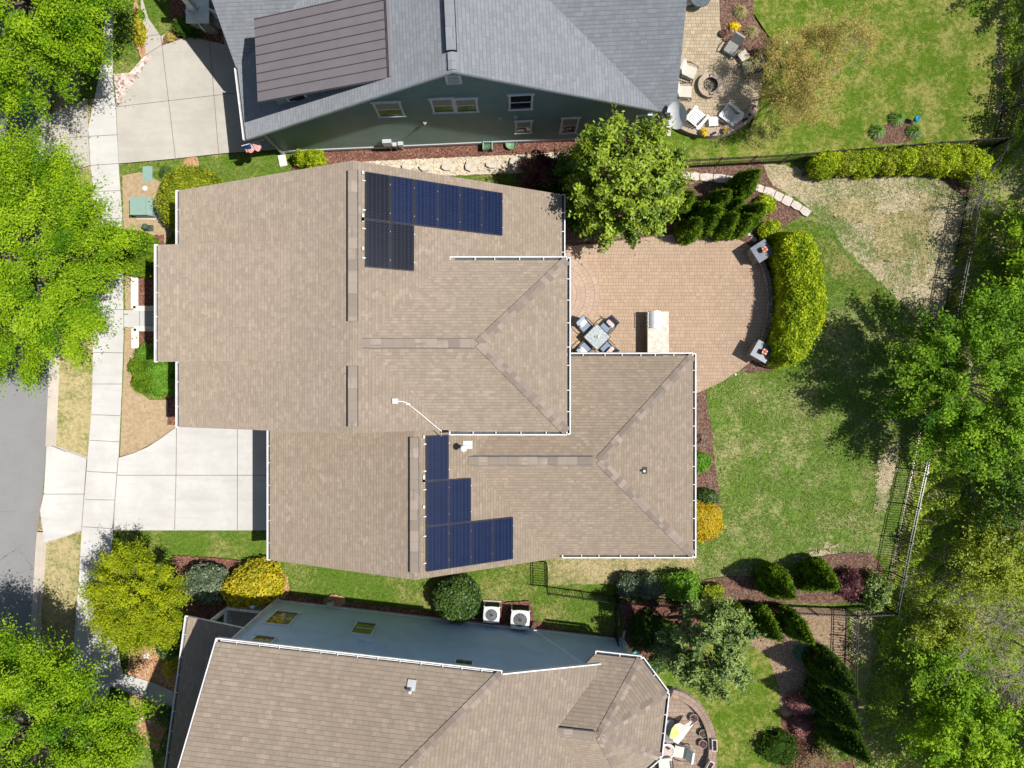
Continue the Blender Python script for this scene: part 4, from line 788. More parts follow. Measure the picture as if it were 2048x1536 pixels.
sheet('patio', [(1330, -200), (1432, -200), (1436, 0), (1437, 50), (1442, 84), (1470, 100), (1500, 115), (1519, 140), (1521, 176), (1512, 215), (1490, 250), (1450, 270), (1417, 275), (1380, 269), (1347, 250), (1322, 243), (1322, 200), (1340, 100)], MT['pav2'], uv=lambda p: (p.x + 30, p.y + 30))
arcsolid('seat_wall', [(1345, 244), (1362, 258), (1385, 267.5), (1415, 271), (1445, 267), (1470, 256), (1490, 240), (1504, 222)], .42, .5, MT['rubble'], 'low curved seat wall with tan cap round the edge of the northern patio', 'wall', capm=MT['capst'])
sheet('patio', [(1300, 1360), (1332, 1372), (1370, 1384), (1402, 1410), (1425, 1450), (1432, 1500), (1428, 1560), (1410, 1620), (1300, 1640)], MT['pav3'], uv=lambda p: (p.x + 30, p.y + 30))
arcsolid('seat_wall', [(1340, 1378), (1362, 1386), (1385, 1401), (1404, 1425), (1416, 1455), (1420, 1490), (1415, 1525), (1404, 1560)], .42, .5, MT['rubble'], 'curved seat wall with brown cap round the southern patio at the bottom edge', 'wall', capm=MT['pav3'])
arcsolid('seat_wall', [(1517, 527), (1527, 552), (1533, 585), (1533, 625), (1527, 660), (1518, 686)], .2, .5, MT['rubble'], 'thin curved stone wall between the two pillars in front of the golden hedge', 'wall', capm=MT['rubble'])
ORD = 'first second third fourth fifth sixth seventh eighth ninth tenth eleventh twelfth thirteenth fourteenth fifteenth sixteenth seventeenth eighteenth nineteenth twentieth twenty-first twenty-second twenty-third twenty-fourth'.split()
for pts, lab in (([(1360, 352), (1400, 356), (1450, 360), (1500, 372), (1545, 390), (1590, 412), (1625, 436)], 'curved row of white flat edging stones beside the dormant lawn'),):
    C = crom(pts, 8, False); W_ = [G(*p) for p in C]; k = 0; rr = random.Random(4); acc = [0]
    for i in range(len(W_) - 1): acc.append(acc[-1] + (W_[i + 1] - W_[i]).length)
    def at(s_):
        for i in range(len(W_) - 1):
            if acc[i + 1] >= s_: return W_[i].lerp(W_[i + 1], (s_ - acc[i]) / (acc[i + 1] - acc[i]))
        return W_[-1]
    s_ = 0; nst = 0
    while s_ < acc[-1] - .3:
        L_ = rr.uniform(.38, .75); p, q = at(s_ + .02), at(min(acc[-1], s_ + L_ - .02)); d = (q - p).normalized(); n_ = Vector((-d.y, d.x, 0)); w_ = rr.uniform(.17, .22); B_ = MB()
        ring = [p - n_ * w_ * rr.uniform(.8, 1), p.lerp(q, .5) - n_ * w_ * rr.uniform(1, 1.15), q - n_ * w_ * rr.uniform(.8, 1), q + n_ * w_ * rr.uniform(.8, 1), p.lerp(q, .5) + n_ * w_ * rr.uniform(1, 1.15), p + n_ * w_ * rr.uniform(.8, 1)]
        B_.prism([(v.x, v.y) for v in ring], 0, .16 + rr.uniform(0, .03)); o = B_.build('edging_stone', MT['slab']); nst += 1
        tag(o, ORD[nst - 1] + ' white edging stone counted from the west in the curved row', 'stone', 'white edging stones in the curved row'); s_ += L_
for i, (x, y) in enumerate(((1484, 463), (1491, 465), (1497, 469), (1503, 474), (1508, 480))):
    g = G(x, y); B_ = MB(); B_.lathe([(.0, .16), (.09, .13), (.13, .05), (.12, 0)], (g.x, g.y, 0), 7); o = B_.build('rock', MT['slab'], smooth=True); tag(o, ORD[i] + ' small pale rock from the west in the line by the northern pillar', 'rock', 'small rocks by the pillar')
for i, (x, y, w_, h_, a) in enumerate(((814, 335, .38, .3, .1), (852, 338, .55, .28, .1), (896, 336, .5, .35, .1), (941, 334, .45, .45, -.3), (986, 332, .55, .3, 0), (1030, 327, .5, .45, .3), (1073, 326, .35, .5, .1), (1132, 322, .75, .28, .05))):
    rr = random.Random(i); g = G(x, y); B_ = MB(); pts = [(g.x + w_ * rr.uniform(.85, 1.1) * math.cos(t + a), g.y + h_ * rr.uniform(.85, 1.1) * math.sin(t + a)) for t in [k * PI / 4 + .3 for k in range(8)]]
    pts = [(g.x + (p[0] - g.x) * .62, g.y + (p[1] - g.y) * .62) for p in pts]; B_.prism(pts, 0, LV[0] + .004); o = B_.build('stepping_stone', MT['flag'])
    tag(o, ['grey flat stepping stone sunk in the gravel path, first from the west', 'second grey stepping stone from the west in the gravel path', 'third grey stepping stone from the west in the gravel path', 'fourth stepping stone from the west in the gravel path', 'long pale stepping stone in the middle of the gravel path', 'squarish grey stepping stone left of the dark red shrub', 'narrow upright stepping stone beside the dark red shrub', 'long rectangular stepping stone nearest the big magnolia'][i], 'stepping stone', 'stepping stones in the gravel path')
for x, y, lab in ((1326, 252, 'pale flat stone slab by the corner of the green house'), (1328, 264, 'pale stone slab in the grass near the northern patio')):
    g = G(x, y); B_ = MB(); B_.prism([(g.x - .3, g.y - .2), (g.x + .3, g.y - .24), (g.x + .33, g.y + .18), (g.x - .28, g.y + .22)], 0, .12); tag(B_.build('stone_slab', MT['slab']), lab, 'stone')
# planting-bed walls by the front walk
for pts, lab in (([(273, 552), (273, 585), (273, 618), (314, 618)], 'low stone border wall north of the front walk'), ([(314, 658), (274, 658), (274, 680), (274, 697)], 'low stone border wall south of the front walk')):
    B_ = MB(); W_ = [G(*p) for p in pts]
    for i in range(len(W_) - 1): B_.bar(W_[i] + Vector((0, 0, .15)), W_[i + 1] + Vector((0, 0, .15)), .24, .3)
    tag(B_.build('border_wall', MT['slab']), lab, 'wall')

# grass blades standing on the lawns: nobody could count them
def inside(X, Y, poly):
    c = np.zeros(len(X), bool); n = len(poly)
    for i in range(n):
        (x0, y0), (x1, y1) = poly[i], poly[(i + 1) % n]
        if y0 == y1: continue
        c ^= ((y0 > Y) != (y1 > Y)) & (X < (x1 - x0) * (Y - y0) / (y1 - y0) + x0)
    return c
GC = {'lawn_back': ((.045, .13, .008), (.36, .40, .12), 420), 'lawn_dormant': ((.13, .20, .04), (.78, .66, .42), 420), 'lawn_verge': ((.09, .17, .03), (.55, .5, .24), 400), 'front_lawn': ((.2, .2, .07), (.66, .5, .3), 380), 'front_bed': ((.2, .2, .07), (.6, .46, .26), 300), 'dormant_strip': ((.15, .2, .04), (.6, .5, .26), 380), 'dry_strip': ((.12, .19, .03), (.66, .56, .34), 420), 'lawn': ((.045, .12, .008), (.28, .34, .06), 230), 'lawn_south': ((.05, .14, .006), (.38, .42, .06), 380), 'lawn_north': ((.035, .11, .005), (.40, .44, .06), 400)}
rs = np.random.RandomState(17)
for i, (nm, poly, mt) in enumerate(list(SHEETS)):
    if nm not in GC: continue
    c1, c2, dn = GC[nm]; A = np.array(poly); lo = np.maximum(A.min(0), [-26, -19.5]); hi = np.minimum(A.max(0), [26, 19.5]); n = int((hi[0] - lo[0]) * (hi[1] - lo[1]) * dn)
    X = rs.uniform(lo[0], hi[0], n); Y = rs.uniform(lo[1], hi[1], n); k = inside(X, Y, poly) & ~((X > -13.6) & (X < 1.6) & (Y > -1.4) & (Y < 7.8)) & ~((X > -10.4) & (X < 7.7) & (Y > -7.3) & (Y < 4.6)); X, Y = X[k], Y[k]
    for (n2, p2, _) in SHEETS[i + 1:]:
        if len(X): k = ~inside(X, Y, p2); X, Y = X[k], Y[k]
    l1, l2 = Lump(rs, (1.2, 3.0), 8), Lump(rs, (5, 11), 10); D = np.stack([X, Y, 0 * X], 1); cl = .9 * l1(D) + 1.1 * l2(D); k = rs.uniform(-.5, .55, len(X)) < cl + .25; D = D[k]; cl = cl[k]; D[:, 2] = .03 + rs.uniform(0, .03, len(D))
    mg = leafm('blades_' + nm, c1, c2, .2, .8, .1)
    if len(D): o = qmesh('grass', [leaves(D, np.tile([0, 0, 1.], (len(D), 1)), .036, .42 + .5 * l1(D) + rs.normal(0, .27, len(D)), .38, .8, rs)], mg, None); o['kind'] = 'stuff'; tag(o, 'short grass blades growing on the ' + nm.replace('_', ' '), 'grass')
# ---------------------------------------------------------------- FENCES
def fence(pts, label, post=1.83, h=1.3, name='metal_fence', group=None):
    W_ = [G(*p) for p in pts]; t = thing(name, label, 'fence', tuple(W_[0]))
    for i in range(len(W_) - 1):
        p, q = W_[i], W_[i + 1]; L_ = (q - p).length; n = max(1, round(L_ / post))
        for k in range(n):
            a, c = p.lerp(q, k / n), p.lerp(q, (k + 1) / n); B_ = MB()
            for z in (.12, h - .18, h): B_.bar(a + Vector((0, 0, z)), c + Vector((0, 0, z)), .032, .03)
            m_ = max(2, int((c - a).length / .115))
            for j in range(1, m_):
                x = a.lerp(c, j / m_); B_.bar(x + Vector((0, 0, .06)), x + Vector((0, 0, h)), .022, .022, up=(1, 0, 0))
            B_.build('fence_panel', MT['black'], t); B_ = MB(); B_.bar(a, a + Vector((0, 0, h + .06)), .06, .06, up=(1, 0, 0)); B_.box(a + Vector((0, 0, h + .07)), (.075, .075, .03))
            B_.build('post', MT['black'], t)
    B_ = MB(); B_.bar(W_[-1], W_[-1] + Vector((0, 0, h + .06)), .06, .06, up=(1, 0, 0)); B_.build('post', MT['black'], t); return t
fence([(1985, 294), (1962, 340), (1936, 372), (1925, 429), (1913, 493), (1899, 558), (1888, 621), (1834, 883), (1823, 938), (1808, 1007), (1794, 1074), (1767, 1212)], 'long black metal fence along the eastern edge of the yard in front of the woods')
fence([(1362, 337), (1560, 327), (1700, 315), (1850, 303), (1985, 294)], 'black metal fence along the north side of the yard behind the clipped shrubs')
fence([(1767, 1212), (1690, 1216), (1456, 1205), (1230, 1191)], 'black metal fence between the back lawn and the southern garden')
fence([(1230, 1191), (1093, 1172), (1092, 1124)], 'black metal fence with gate beside the air conditioners, joining the main house')
fence([(1230, 1193), (1229, 1270)], 'short black metal fence running to the blue house corner')
fence([(1691, 1220), (1690, 1270), (1688, 1315), (1690, 1400)], 'short black metal fence running south into the woods past the conifers')
fence([(2010, 160), (2000, 230), (1985, 292)], 'black metal fence at the upper right corner of the northern garden')
for i in range(30, 0, -1): pass

# ---------------------------------------------------------------- UTILITIES AND FRONT YARD
def at0(px, py, z=0): g = G(px, py, z); return (g.x, g.y, 0)
t = thing('transformer_box', 'pale green electrical transformer cabinet in the front bed', 'utility box', at0(297, 420))
B_ = MB(); B_.box((0, 0, .04), (1.12, 1.0, .08)); B_.build('pad', MT['curb'], t, False); B_ = MB(); B_.prism([(-.45, -.42), (.28, -.42), (.28, .42), (-.45, .42)], .08, .78); B_.profile([(.28, .08), (.48, .08), (.46, .5), (.28, .78)], -.42, .42); B_.build('cabinet', MT['utilgreen'], t, False)
B_ = MB(); B_.box((-.09, 0, .8), (.78, .88, .03)); B_.build('lid', MT['utilgreen'], t, False)
t = thing('cable_pedestal', 'small dark green cable pedestal with round cap in the front bed', 'utility box', at0(299, 457)); B_ = MB(); B_.box((.02, 0, .04), (.42, .32, .08)); B_.build('base', MT['utildark'], t, False); B_ = MB(); B_.lathe([(.14, .05), (.13, .4), (.15, .42), (.13, .5), (0, .53)], n=16); B_.build('cap', MT['utildark'], t, False, True)
B_ = MB(); g = G(296, 349); B_.box((g.x, g.y, .03), (.48, .78, .06)); tag(B_.build('utility_cover', MT['utilgreen']), 'flat green utility cover in grass beside the sidewalk corner', 'utility cover')
B_ = MB(); g = G(259, 434); B_.lathe([(0, .05), (.2, .05), (.22, .0)], (g.x, g.y, 0), 8); tag(B_.build('valve_cover', MT['utilgreen']), 'small green valve cover left of the transformer cabinet', 'utility cover')
B_ = MB(); g = G(291, 377); B_.lathe([(0, .1), (.12, .08), (.16, 0)], (g.x, g.y, 0), 7); o = tag(B_.build('rock', MT['white']), 'small white rock above the transformer cabinet', 'rock')
B_ = MB(); g = G(1470, 749); B_.lathe([(0, .12), (.05, .1), (.06, .04), (.04, 0)], (g.x, g.y, 0), 10); tag(B_.build('marker', MT['white']), 'tiny white marker ball in the grass beside the tan patio', 'marker')
for px, py, lab in ((1534, 221, 'tiny white path light in grass by the northern patio wall'), (1571, 88, 'tiny white marker in the northern lawn beside the mulch bed')):
    B_ = MB(); g = G(px, py); B_.lathe([(0, .16), (.05, .14), (.05, .1), (.015, .08), (.015, 0)], (g.x, g.y, 0), 8); tag(B_.build('path_light', MT['white']), lab, 'marker')
g = G(290, 1356 + 0); B_ = MB(); g = G(296, 1310); B_.lathe([(0, .2), (.13, .17), (.19, .06), (.17, 0)], (g.x, g.y, 0), 7); tag(B_.build('rock', MT['slab']), 'pale rock in the orange mulch near the bottom left tree', 'rock')
for px, py, lab in ((301, 1441, 'grey rock in orange mulch beside the blue house porch shadow'), (284, 1436, 'pale rock beside a grey one in the orange mulch')):
    B_ = MB(); g = G(px, py); B_.lathe([(0, .16), (.1, .14), (.15, .06), (.13, 0)], (g.x, g.y, 0), 7); tag(B_.build('rock', MT['flag'] if px > 290 else MT['slab']), lab, 'rock')
g = G(566, 318); B_ = MB(); B_.box((g.x, g.y - .1, .05), (.35, .55, .1), .2); tag(B_.build('splash_block', MT['slab']), 'pale splash block under the green house corner downspout', 'splash block')
# hose reel, bowl, hose by the green house
t = thing('hose_reel', 'green hose reel standing on red mulch by the green house', 'hose reel', at0(976, 297)); B_ = MB()
for x in (-.22, .22): B_.box((x, 0, .25), (.05, .4, .5))
B_.box((0, .15, .5), (.45, .05, .05)); B_.build('frame', MT['utilgreen'], t, False); B_ = MB()
for k in range(7): B_.lathe([(.16, -.02), (.18, 0), (.16, .02)], (0, 0, 0), 14)
B2 = MB(); B2.tube([(-.2 + .4 * k / 60, .17 * math.cos(k * .75), .25 + .17 * math.sin(k * .75)) for k in range(61)], .018, 5); B2.build('hose_coil', MT['hose'], t, False)
pts = [G(*p, .03) for p in crom([(985, 295), (1000, 303), (1020, 304), (1034, 298), (1040, 290)], 6, False)]; B_ = MB(); B_.tube(pts, .03, 6); tag(B_.build('garden_hose', MT['hose']), 'green garden hose lying in a loop on the red mulch', 'hose')
pts = [G(*p, .03) for p in crom([(966, 299), (950, 300), (938, 306), (930, 314)], 6, False)]; B_ = MB(); B_.tube(pts, .014, 5); tag(B_.build('garden_hose', MT['hose']), 'thin pale hose trailing left from the hose reel', 'hose')
B_ = MB(); q = G(1022, 292); B_.lathe([(.0, .1), (.2, .14), (.27, .3), (.25, .3), (.18, .17), (0, .13)], (q.x, q.y, 0), 20); tag(B_.build('planter_bowl', MT['hose']), 'green bowl planter against the green house wall', 'planter')
# satellite dish stands on the roof corner of the green house
q = nf.W(7.0, -.25, NS(-.25)); t = thing('satellite_dish', 'white oval satellite dish tilted on the grey roof corner', 'satellite dish', tuple(q))
B_ = MB(); n_ = 24; prof = []
ax = Vector((-.66, -.18, .72)).normalized(); sx = ax.cross(Vector((0, 0, 1))).normalized(); sy = sx.cross(ax); cen = Vector((.05, -.15, .62))
for rr_ in range(5):
    r0, r1 = rr_ / 5, (rr_ + 1) / 5
    for k in range(n_):
        a0, a1 = 2 * PI * k / n_, 2 * PI * (k + 1) / n_
        B_.poly([cen + sx * r * .58 * math.cos(a) + sy * r * .46 * math.sin(a) + ax * .12 * r * r for r, a in ((r0, a0), (r1, a0), (r1, a1), (r0, a1))])
        B_.poly([cen + sx * r * .58 * math.cos(a) + sy * r * .46 * math.sin(a) + ax * (.12 * r * r - .02) for r, a in ((r0, a1), (r1, a1), (r1, a0), (r0, a0))])
B_.build('dish', MT['white'], t, False, True); B_ = MB(); B_.tube([(-.1, .0, 0), (.0, -.05, .35), cen - ax * .05], .04, 8); B_.tube([(-.3, -.1, 0), (.0, -.05, .3)], .02, 6); B_.build('mast', MT['greybox'], t, False)
B_ = MB(); e_ = cen + ax * .62 - sy * .12; B_.tube([cen - sy * .42, e_], .02, 6); B_.box(e_, (.16, .2, .12)); B_.build('feed_arm', MT['charcoal'], t, False)
# flag on the corner of the green house
q = nf.W(-11.55, .3, 2.6); t = thing('flag', 'small red white and blue flag hanging under the roof corner of the green house', 'flag', tuple(q)); B_ = MB(); B_.tube([(0, .1, -.5), (-.75, -.45, .25)], .015, 6); B_.build('pole', MT['white'], t, False)
B_ = MB(); nx = 26
for i in range(nx):
    for j in range(13):
        def fp(u, v_): return (-.15 - .55 * u - .0 * v_, -.02 - .4 * u - .28 * v_ * (1 - .2 * u) + .05 * math.sin(u * 14 + v_), -.35 + .5 * u - v_ * .32 + .06 * math.cos(u * 16))
        u0, u1, v0, v1 = i / nx, (i + 1) / nx, j / 13, (j + 1) / 13; cant = i > nx * .58 and j < 7
        B_.poly([fp(u0, v0), fp(u1, v0), fp(u1, v1), fp(u0, v1)], 2 if cant else (0 if j % 2 == 0 else 1))
B_.build('cloth', [MT['red'], MT['white'], MT['navy']], t, False)
# air conditioners
def condenser(label, px, py, sz, h, rz):
    t = thing('air_conditioner', label, 'air conditioner', at0(px, py), rz, 'air conditioner units beside the blue house'); s_ = sz / 2
    B_ = MB(); B_.box((0, 0, .05), (sz + .12, sz + .16, .1)); B_.build('pad', MT['curb'], t, False)
    B_ = MB(); B_.box((0, 0, .1 + h / 2), (sz - .06, sz - .06, h)); 
    for k in range(22):
        for sg in (-1, 1): B_.box((-s_ + .05 + k * (sz - .1) / 21, sg * (s_ - .02), .1 + h / 2), (.012, .03, h - .1)); B_.box((sg * (s_ - .02), -s_ + .05 + k * (sz - .1) / 21, .1 + h / 2), (.03, .012, h - .1))
    B_.build('coil_cabinet', MT['charcoal'], t, False)
    B_ = MB(); r = sz * .36; n = 32; out = []
    for k in range(n):
        a = 2 * PI * k / n; c, s2 = math.cos(a), math.sin(a); m_ = max(abs(c), abs(s2)) ** .75; out.append((c / m_ * s_, s2 / m_ * s_))
    z1 = .1 + h + .06
    for k in range(n):
        a, a2 = 2 * PI * k / n, 2 * PI * (k + 1) / n; o1, o2 = out[k], out[(k + 1) % n]
        B_.poly([(o1[0], o1[1], z1 - .03), (o2[0], o2[1], z1 - .03), (r * math.cos(a2), r * math.sin(a2), z1), (r * math.cos(a), r * math.sin(a), z1)]); B_.poly([(o1[0], o1[1], z1 - .12), (o2[0], o2[1], z1 - .12), (o2[0], o2[1], z1 - .03), (o1[0], o1[1], z1 - .03)])
    for x in (-1, 1):
        for y in (-1, 1): B_.box((x * (s_ - .03), y * (s_ - .03), .1 + h / 2), (.06, .06, h))
    B_.build('top_cover', plainw, t, False)
    B_ = MB(); B_.lathe([(0, z1 - .25), (r, z1 - .25), (r + .005, z1 - .01)], n=28); B_.build('fan_well', MT['greybox'], t, False)
    B_ = MB()
    for k in range(3):
        a = k * 2.09 + .4; B_.poly([(r * .2 * math.cos(a), r * .2 * math.sin(a), z1 - .1), (r * .9 * math.cos(a - .3), r * .9 * math.sin(a - .3), z1 - .14), (r * .92 * math.cos(a + .45), r * .92 * math.sin(a + .45), z1 - .08), (r * .25 * math.cos(a + .9), r * .25 * math.sin(a + .9), z1 - .08)])
    B_.build('fan_blade', MT['steel'], t, False)
    B_ = MB()
    for q_ in range(1, 9):
        rr_ = r * (.2 + q_ * .1); B_.tube([(rr_ * math.cos(2 * PI * k / 28), rr_ * math.sin(2 * PI * k / 28), z1 + .01) for k in range(29)], .004, 3, cap=False)
    for k in range(12): a = 2 * PI * k / 12; B_.tube([(r * .2 * math.cos(a), r * .2 * math.sin(a), z1 + .01), (r * math.cos(a), r * math.sin(a), z1 + .01)], .004, 3)
    B_.lathe([(0, z1 + .03), (r * .28, z1 + .02), (r * .28, z1)], n=16, m=1); B_.build('fan_guard', [MT['greybox'], MT['charcoal']], t, False)
    return t
plainw = plain('ac_cover', (.62, .63, .58), .5, .3, var=.05)
condenser('smaller air conditioner unit, nearest the round boxwood', 984, 1219, .80, .66, -.05); condenser('larger air conditioner unit on the right of the pair', 1040, 1227, .92, .78, -.05)
t = thing('utility_post', 'small utility pipe stub with bracket near the blue house wall', 'pipe', at0(667, 1201)); B_ = MB(); B_.tube([(0, 0, 0), (0, 0, .55)], .04, 8); B_.box((0, 0, .6), (.3, .16, .16)); B_.tube([(-.3, -.25, .4), (-.1, -.1, .5), (0, 0, .5)], .025, 6); B_.build('pipe', MT['greybox'], t, False)
for px, py, lab in ((966, 1247, 'white refrigerant line cover left of the air conditioners'), (1012, 1252, 'white pipe stub on the blue wall between the air conditioners'), (1062, 1257, 'small white pipe stub right of the air conditioners')):
    B_ = MB(); g = G(px, py); B_.tube([(g.x, g.y, .05), (g.x, g.y, .5)], .05, 8); B_.tube([(g.x, g.y, .5), (g.x, g.y - .25, .55)], .04, 8); tag(B_.build('pipe', MT['white']), lab, 'pipe')
B_ = MB(); g = G(1268, 1303); B_.box((g.x, g.y, .12), (.34, .16, .24), .8); B_.box((g.x + .1, g.y - .12, .14), (.3, .06, .28), .9); tag(B_.build('watering_can', MT['teal']), 'teal plastic watering can by the corner of the blue house', 'watering can')
B_ = MB(); g = G(1822, 245); B_.lathe([(.0, .35), (.11, .35), (.14, .55), (.1, .6), (0, .5)], (g.x, g.y, 0), 12, 0); B_.tube([(g.x, g.y, 0), (g.x, g.y, .36)], .02, 6, 0); tag(B_.build('garden_ornament', MT['skyblue']), 'small bright blue garden ornament beside the three grass clumps', 'ornament')
# ---------------------------------------------------------------- PATIO FURNITURE
# stone pillars with slate caps and copper lanterns
def pillar(label, px, py, rz):
    t = thing('stone_pillar', label, 'pillar', at0(px, py), rz, 'stone pillars at the ends of the curved wall')
    B_ = MB(); B_.box((0, 0, .55), (.74, .74, 1.1)); B_.build('shaft', MT['rubble'], t, False); B_ = MB(); B_.box((0, 0, 1.13), (.84, .84, .07)); B_.build('cap', MT['slate'], t, False)
    l = MB(); l.box((.05, 0, 1.19), (.2, .2, .05)); l.box((.05, 0, 1.42), (.22, .22, .04))
    for x in (-1, 1):
        for y in (-1, 1): l.box((.05 + x * .085, y * .085, 1.3), (.02, .02, .22))
    l.lathe([(0, 1.5), (.14, 1.43)], (.05, 0, 0), 4); l.build('lantern', MT['copper'], t, False); return t
pillar('stone pillar with dark slate cap at the north end of the curved wall', 1507, 511, math.radians(33)); pillar('stone pillar with dark slate cap at the south end of the curved wall', 1507, 705, math.radians(-30))
# outdoor kitchen
t = thing('outdoor_kitchen', 'stone island with pink granite top and built in grill', 'kitchen island', at0(1314, 668, .9)); B_ = MB(); B_.box((.0, -.45, .44), (.86, 2.9, .88)); B_.build('stone_base', MT['rubble'], t, False)
B_ = MB(); B_.box((.05, -.45, .92), (1.02, 3.05, .06)); B_.build('countertop', MT['granite'], t, False)
gr = thing('grill', 'stainless steel gas grill with curved lid set in the granite counter', 'grill', at0(1309, 640, .9)); gr.location.z = .95
B_ = MB(); n = 10
pr = [(.30 * math.cos(a) + .02, .27 * math.sin(a) * .95) for a in [PI * k / n for k in range(n + 1)]]; B_.profile(pr, -.41, .41); B_.build('lid', MT['steel'], gr, False, False)
B_ = MB(); B_.box((-.29, 0, -.12), (.1, .84, .22)); B_.build('control_panel', MT['steel'], gr, False); B_ = MB(); B_.tube([(-.33, -.36, .1), (-.33, .36, .1)], .018, 8); B_.tube([(-.33, -.34, .1), (-.2, -.34, .1)], .012, 6); B_.tube([(-.33, .34, .1), (-.2, .34, .1)], .012, 6); B_.build('handle', MT['steel'], gr, False)
for k in range(4): B_ = MB(); B_.tube([(-.34, -.3 + k * .2, -.1), (-.38, -.3 + k * .2, -.1)], .03, 10); B_.build('knob', MT['charcoal'], gr, False)
# dining set
cx, cy = at0(1194, 674, .7)[:2]
t = thing('dining_table', 'square mosaic topped patio table turned as a diamond', 'table', (cx, cy, 0), PI / 4); B_ = MB(); B_.box((0, 0, .72), (.92, .92, .025)); B_.build('tabletop', MT['tile'], t, False)
B_ = MB()
for k in range(4): a = k * PI / 2; B_.bar((.46 * math.cos(a) - .46 * math.sin(a), .46 * math.sin(a) + .46 * math.cos(a), .715), (.46 * math.cos(a) + .46 * math.sin(a), .46 * math.sin(a) - .46 * math.cos(a), .715), .04, .04)
B_.build('frame', MT['dark'], t, False)
for x in (-.4, .4):
    for y in (-.4, .4): B_ = MB(); B_.tube([(x, y, .7), (x * 1.05, y * 1.05, 0)], [.022, .018], 8); B_.build('leg', MT['dark'], t, False)
B_ = MB(); B_.lathe([(0, .80), (.035, .80), (.07, .84), (.075, .80), (.05, .745), (0, .745)], (cx + .08, cy - .0, 0), 16); B_.lathe([(0, .86), (.02, .86), (.02, .8)], (cx + .08, cy, 0), 8); tag(B_.build('candle_holder', MT['cream']), 'white candle holder on the mosaic patio table', 'candle holder')
B_ = MB(); B_.lathe([(0, .78), (.05, .78), (.06, .745)], (cx - .06, cy, 0), 10); tag(B_.build('dish', MT['utilgreen']), 'small grey green dish beside the candle holder', 'dish')
def sling(name, label, loc, rz, seatm, group, sc_=1.0, legs=True):
    t = thing(name, label, 'chair', loc, rz, group); x = .27 * sc_
    B_ = MB(); B_.box((0, 0, .43), (2 * x - .03, .5, .02), m=0); B_.build('seat', seatm, t, False)
    B_ = MB(); B_.bar((0, -.24, .45), (0, -.42, .98), 2 * x - .03, .02, up=(0, 1, 0.3)); B_.build('backrest', seatm, t, False)
    B_ = MB(); B_.tube([(-x, .25, .42), (-x, -.25, .43), (-x, -.44, 1.0), (x, -.44, 1.0), (x, -.25, .43), (x, .25, .42), (-x, .25, .42)], .016, 6); B_.build('frame', MT['dark'], t, False)
    for s_ in (-1, 1):
        B_ = MB(); B_.tube([(s_ * x, -.33, .66), (s_ * (x + .05), -.1, .68), (s_ * (x + .06), .15, .66), (s_ * (x + .03), .3, .58), (s_ * x, .26, .43)], .02, 6); B_.build('armrest', MT['dark'], t, False)
        B_ = MB(); B_.tube([(s_ * x, .25, .42), (s_ * (x + .01), .28, 0)], .015, 6); B_.build('leg', MT['dark'], t, False); B_ = MB(); B_.tube([(s_ * x, -.25, .43), (s_ * (x + .01), -.34, 0)], .015, 6); B_.build('leg', MT['dark'], t, False)
    return t
def pillow(label, loc, rz, m, w_=.42, d_=.34, tilt=.5):
    B_ = MB(); n = 8
    def pp(i, j, s_): u = i / n * 2 - 1; v = j / n * 2 - 1; th = .07 * (1 - u ** 4) * (1 - v ** 4); return Vector((u * w_ / 2 * (1 - .08 * v * v), v * d_ / 2 * (1 - .08 * u * u), s_ * th))
    for i in range(n):
        for j in range(n):
            for s_ in (-1, 1): B_.poly([pp(i, j, s_), pp(i + 1, j, s_), pp(i + 1, j + 1, s_), pp(i, j + 1, s_)][::s_])
    o = B_.build('throw_pillow', m, smooth=True); o.location = loc; o.rotation_euler = (tilt, 0, rz); return tag(o, label, 'pillow', 'throw pillows on the dining chairs')
r0 = sling('dining_chair', 'blue sling patio chair at the north west side of the mosaic table', (0, 0, 0), 0, MT['sling'], 'chairs round the mosaic table')
CH = [(135, 'north west', 'cream'), (45, 'north east', 'pink'), (225, 'south west', 'cream'), (315, 'south east', 'pink')]
for i, (an, w_, cm) in enumerate(CH):
    a = math.radians(an); d_ = .78; loc = (cx + math.cos(a) * d_, cy + math.sin(a) * d_, 0); rz = a + PI / 2
    lab = 'blue sling patio chair at the %s side of the mosaic table' % w_
    if i == 0: r0.location = loc; r0.rotation_euler = (0, 0, rz)
    else: dup(r0, loc, rz, lab)
    pillow('%s pillow on the %s patio chair' % ('plain cream' if cm == 'cream' else 'pink patterned', w_), (cx + math.cos(a) * (d_ + .2), cy + math.sin(a) * (d_ + .2), .56), rz, MT[cm])
# fire pit
fx, fy = at0(1416, 177)[:2]; t = thing('fire_pit', 'round stone fire pit with metal grate on the northern patio', 'fire pit', (fx, fy, 0))
B_ = MB(); B_.lathe([(.36, .42), (.36, .08), (0, .08)], n=28, m=1); B_.lathe([(.58, 0), (.58, .40)], n=14, m=0); B_.build('stone_ring', [MT['rubble'], MT['ash']], t, False); B_ = MB(); B_.lathe([(.37, .34), (.37, .46), (.62, .46), (.62, .40)], n=14); B_.build('cap', MT['capst'], t, False)
B_ = MB(); B_.lathe([(0, .12), (.2, .16), (.3, .1)], n=9); B_.build('ashes', MT['ash'], t, False); B_ = MB(); B_.tube([(.36 * math.cos(k * PI / 16), .36 * math.sin(k * PI / 16), .44) for k in range(33)], .015, 5, cap=False)
for k in range(-3, 4): B_.tube([(k * .09, -math.sqrt(.13 - (k * .09) ** 2), .44), (k * .09, math.sqrt(.13 - (k * .09) ** 2), .44)], .006, 4)
B_.tube([(-.05, -.5, .5), (-.05, .5, .5)], .012, 5); B_.tube([(.14, -.5, .48), (-.05, -.5, .5), (-.08, -.44, .5)], .012, 5); B_.tube([(.14, .5, .48), (-.05, .5, .5)], .012, 5); B_.build('grate', MT['charcoal'], t, False)
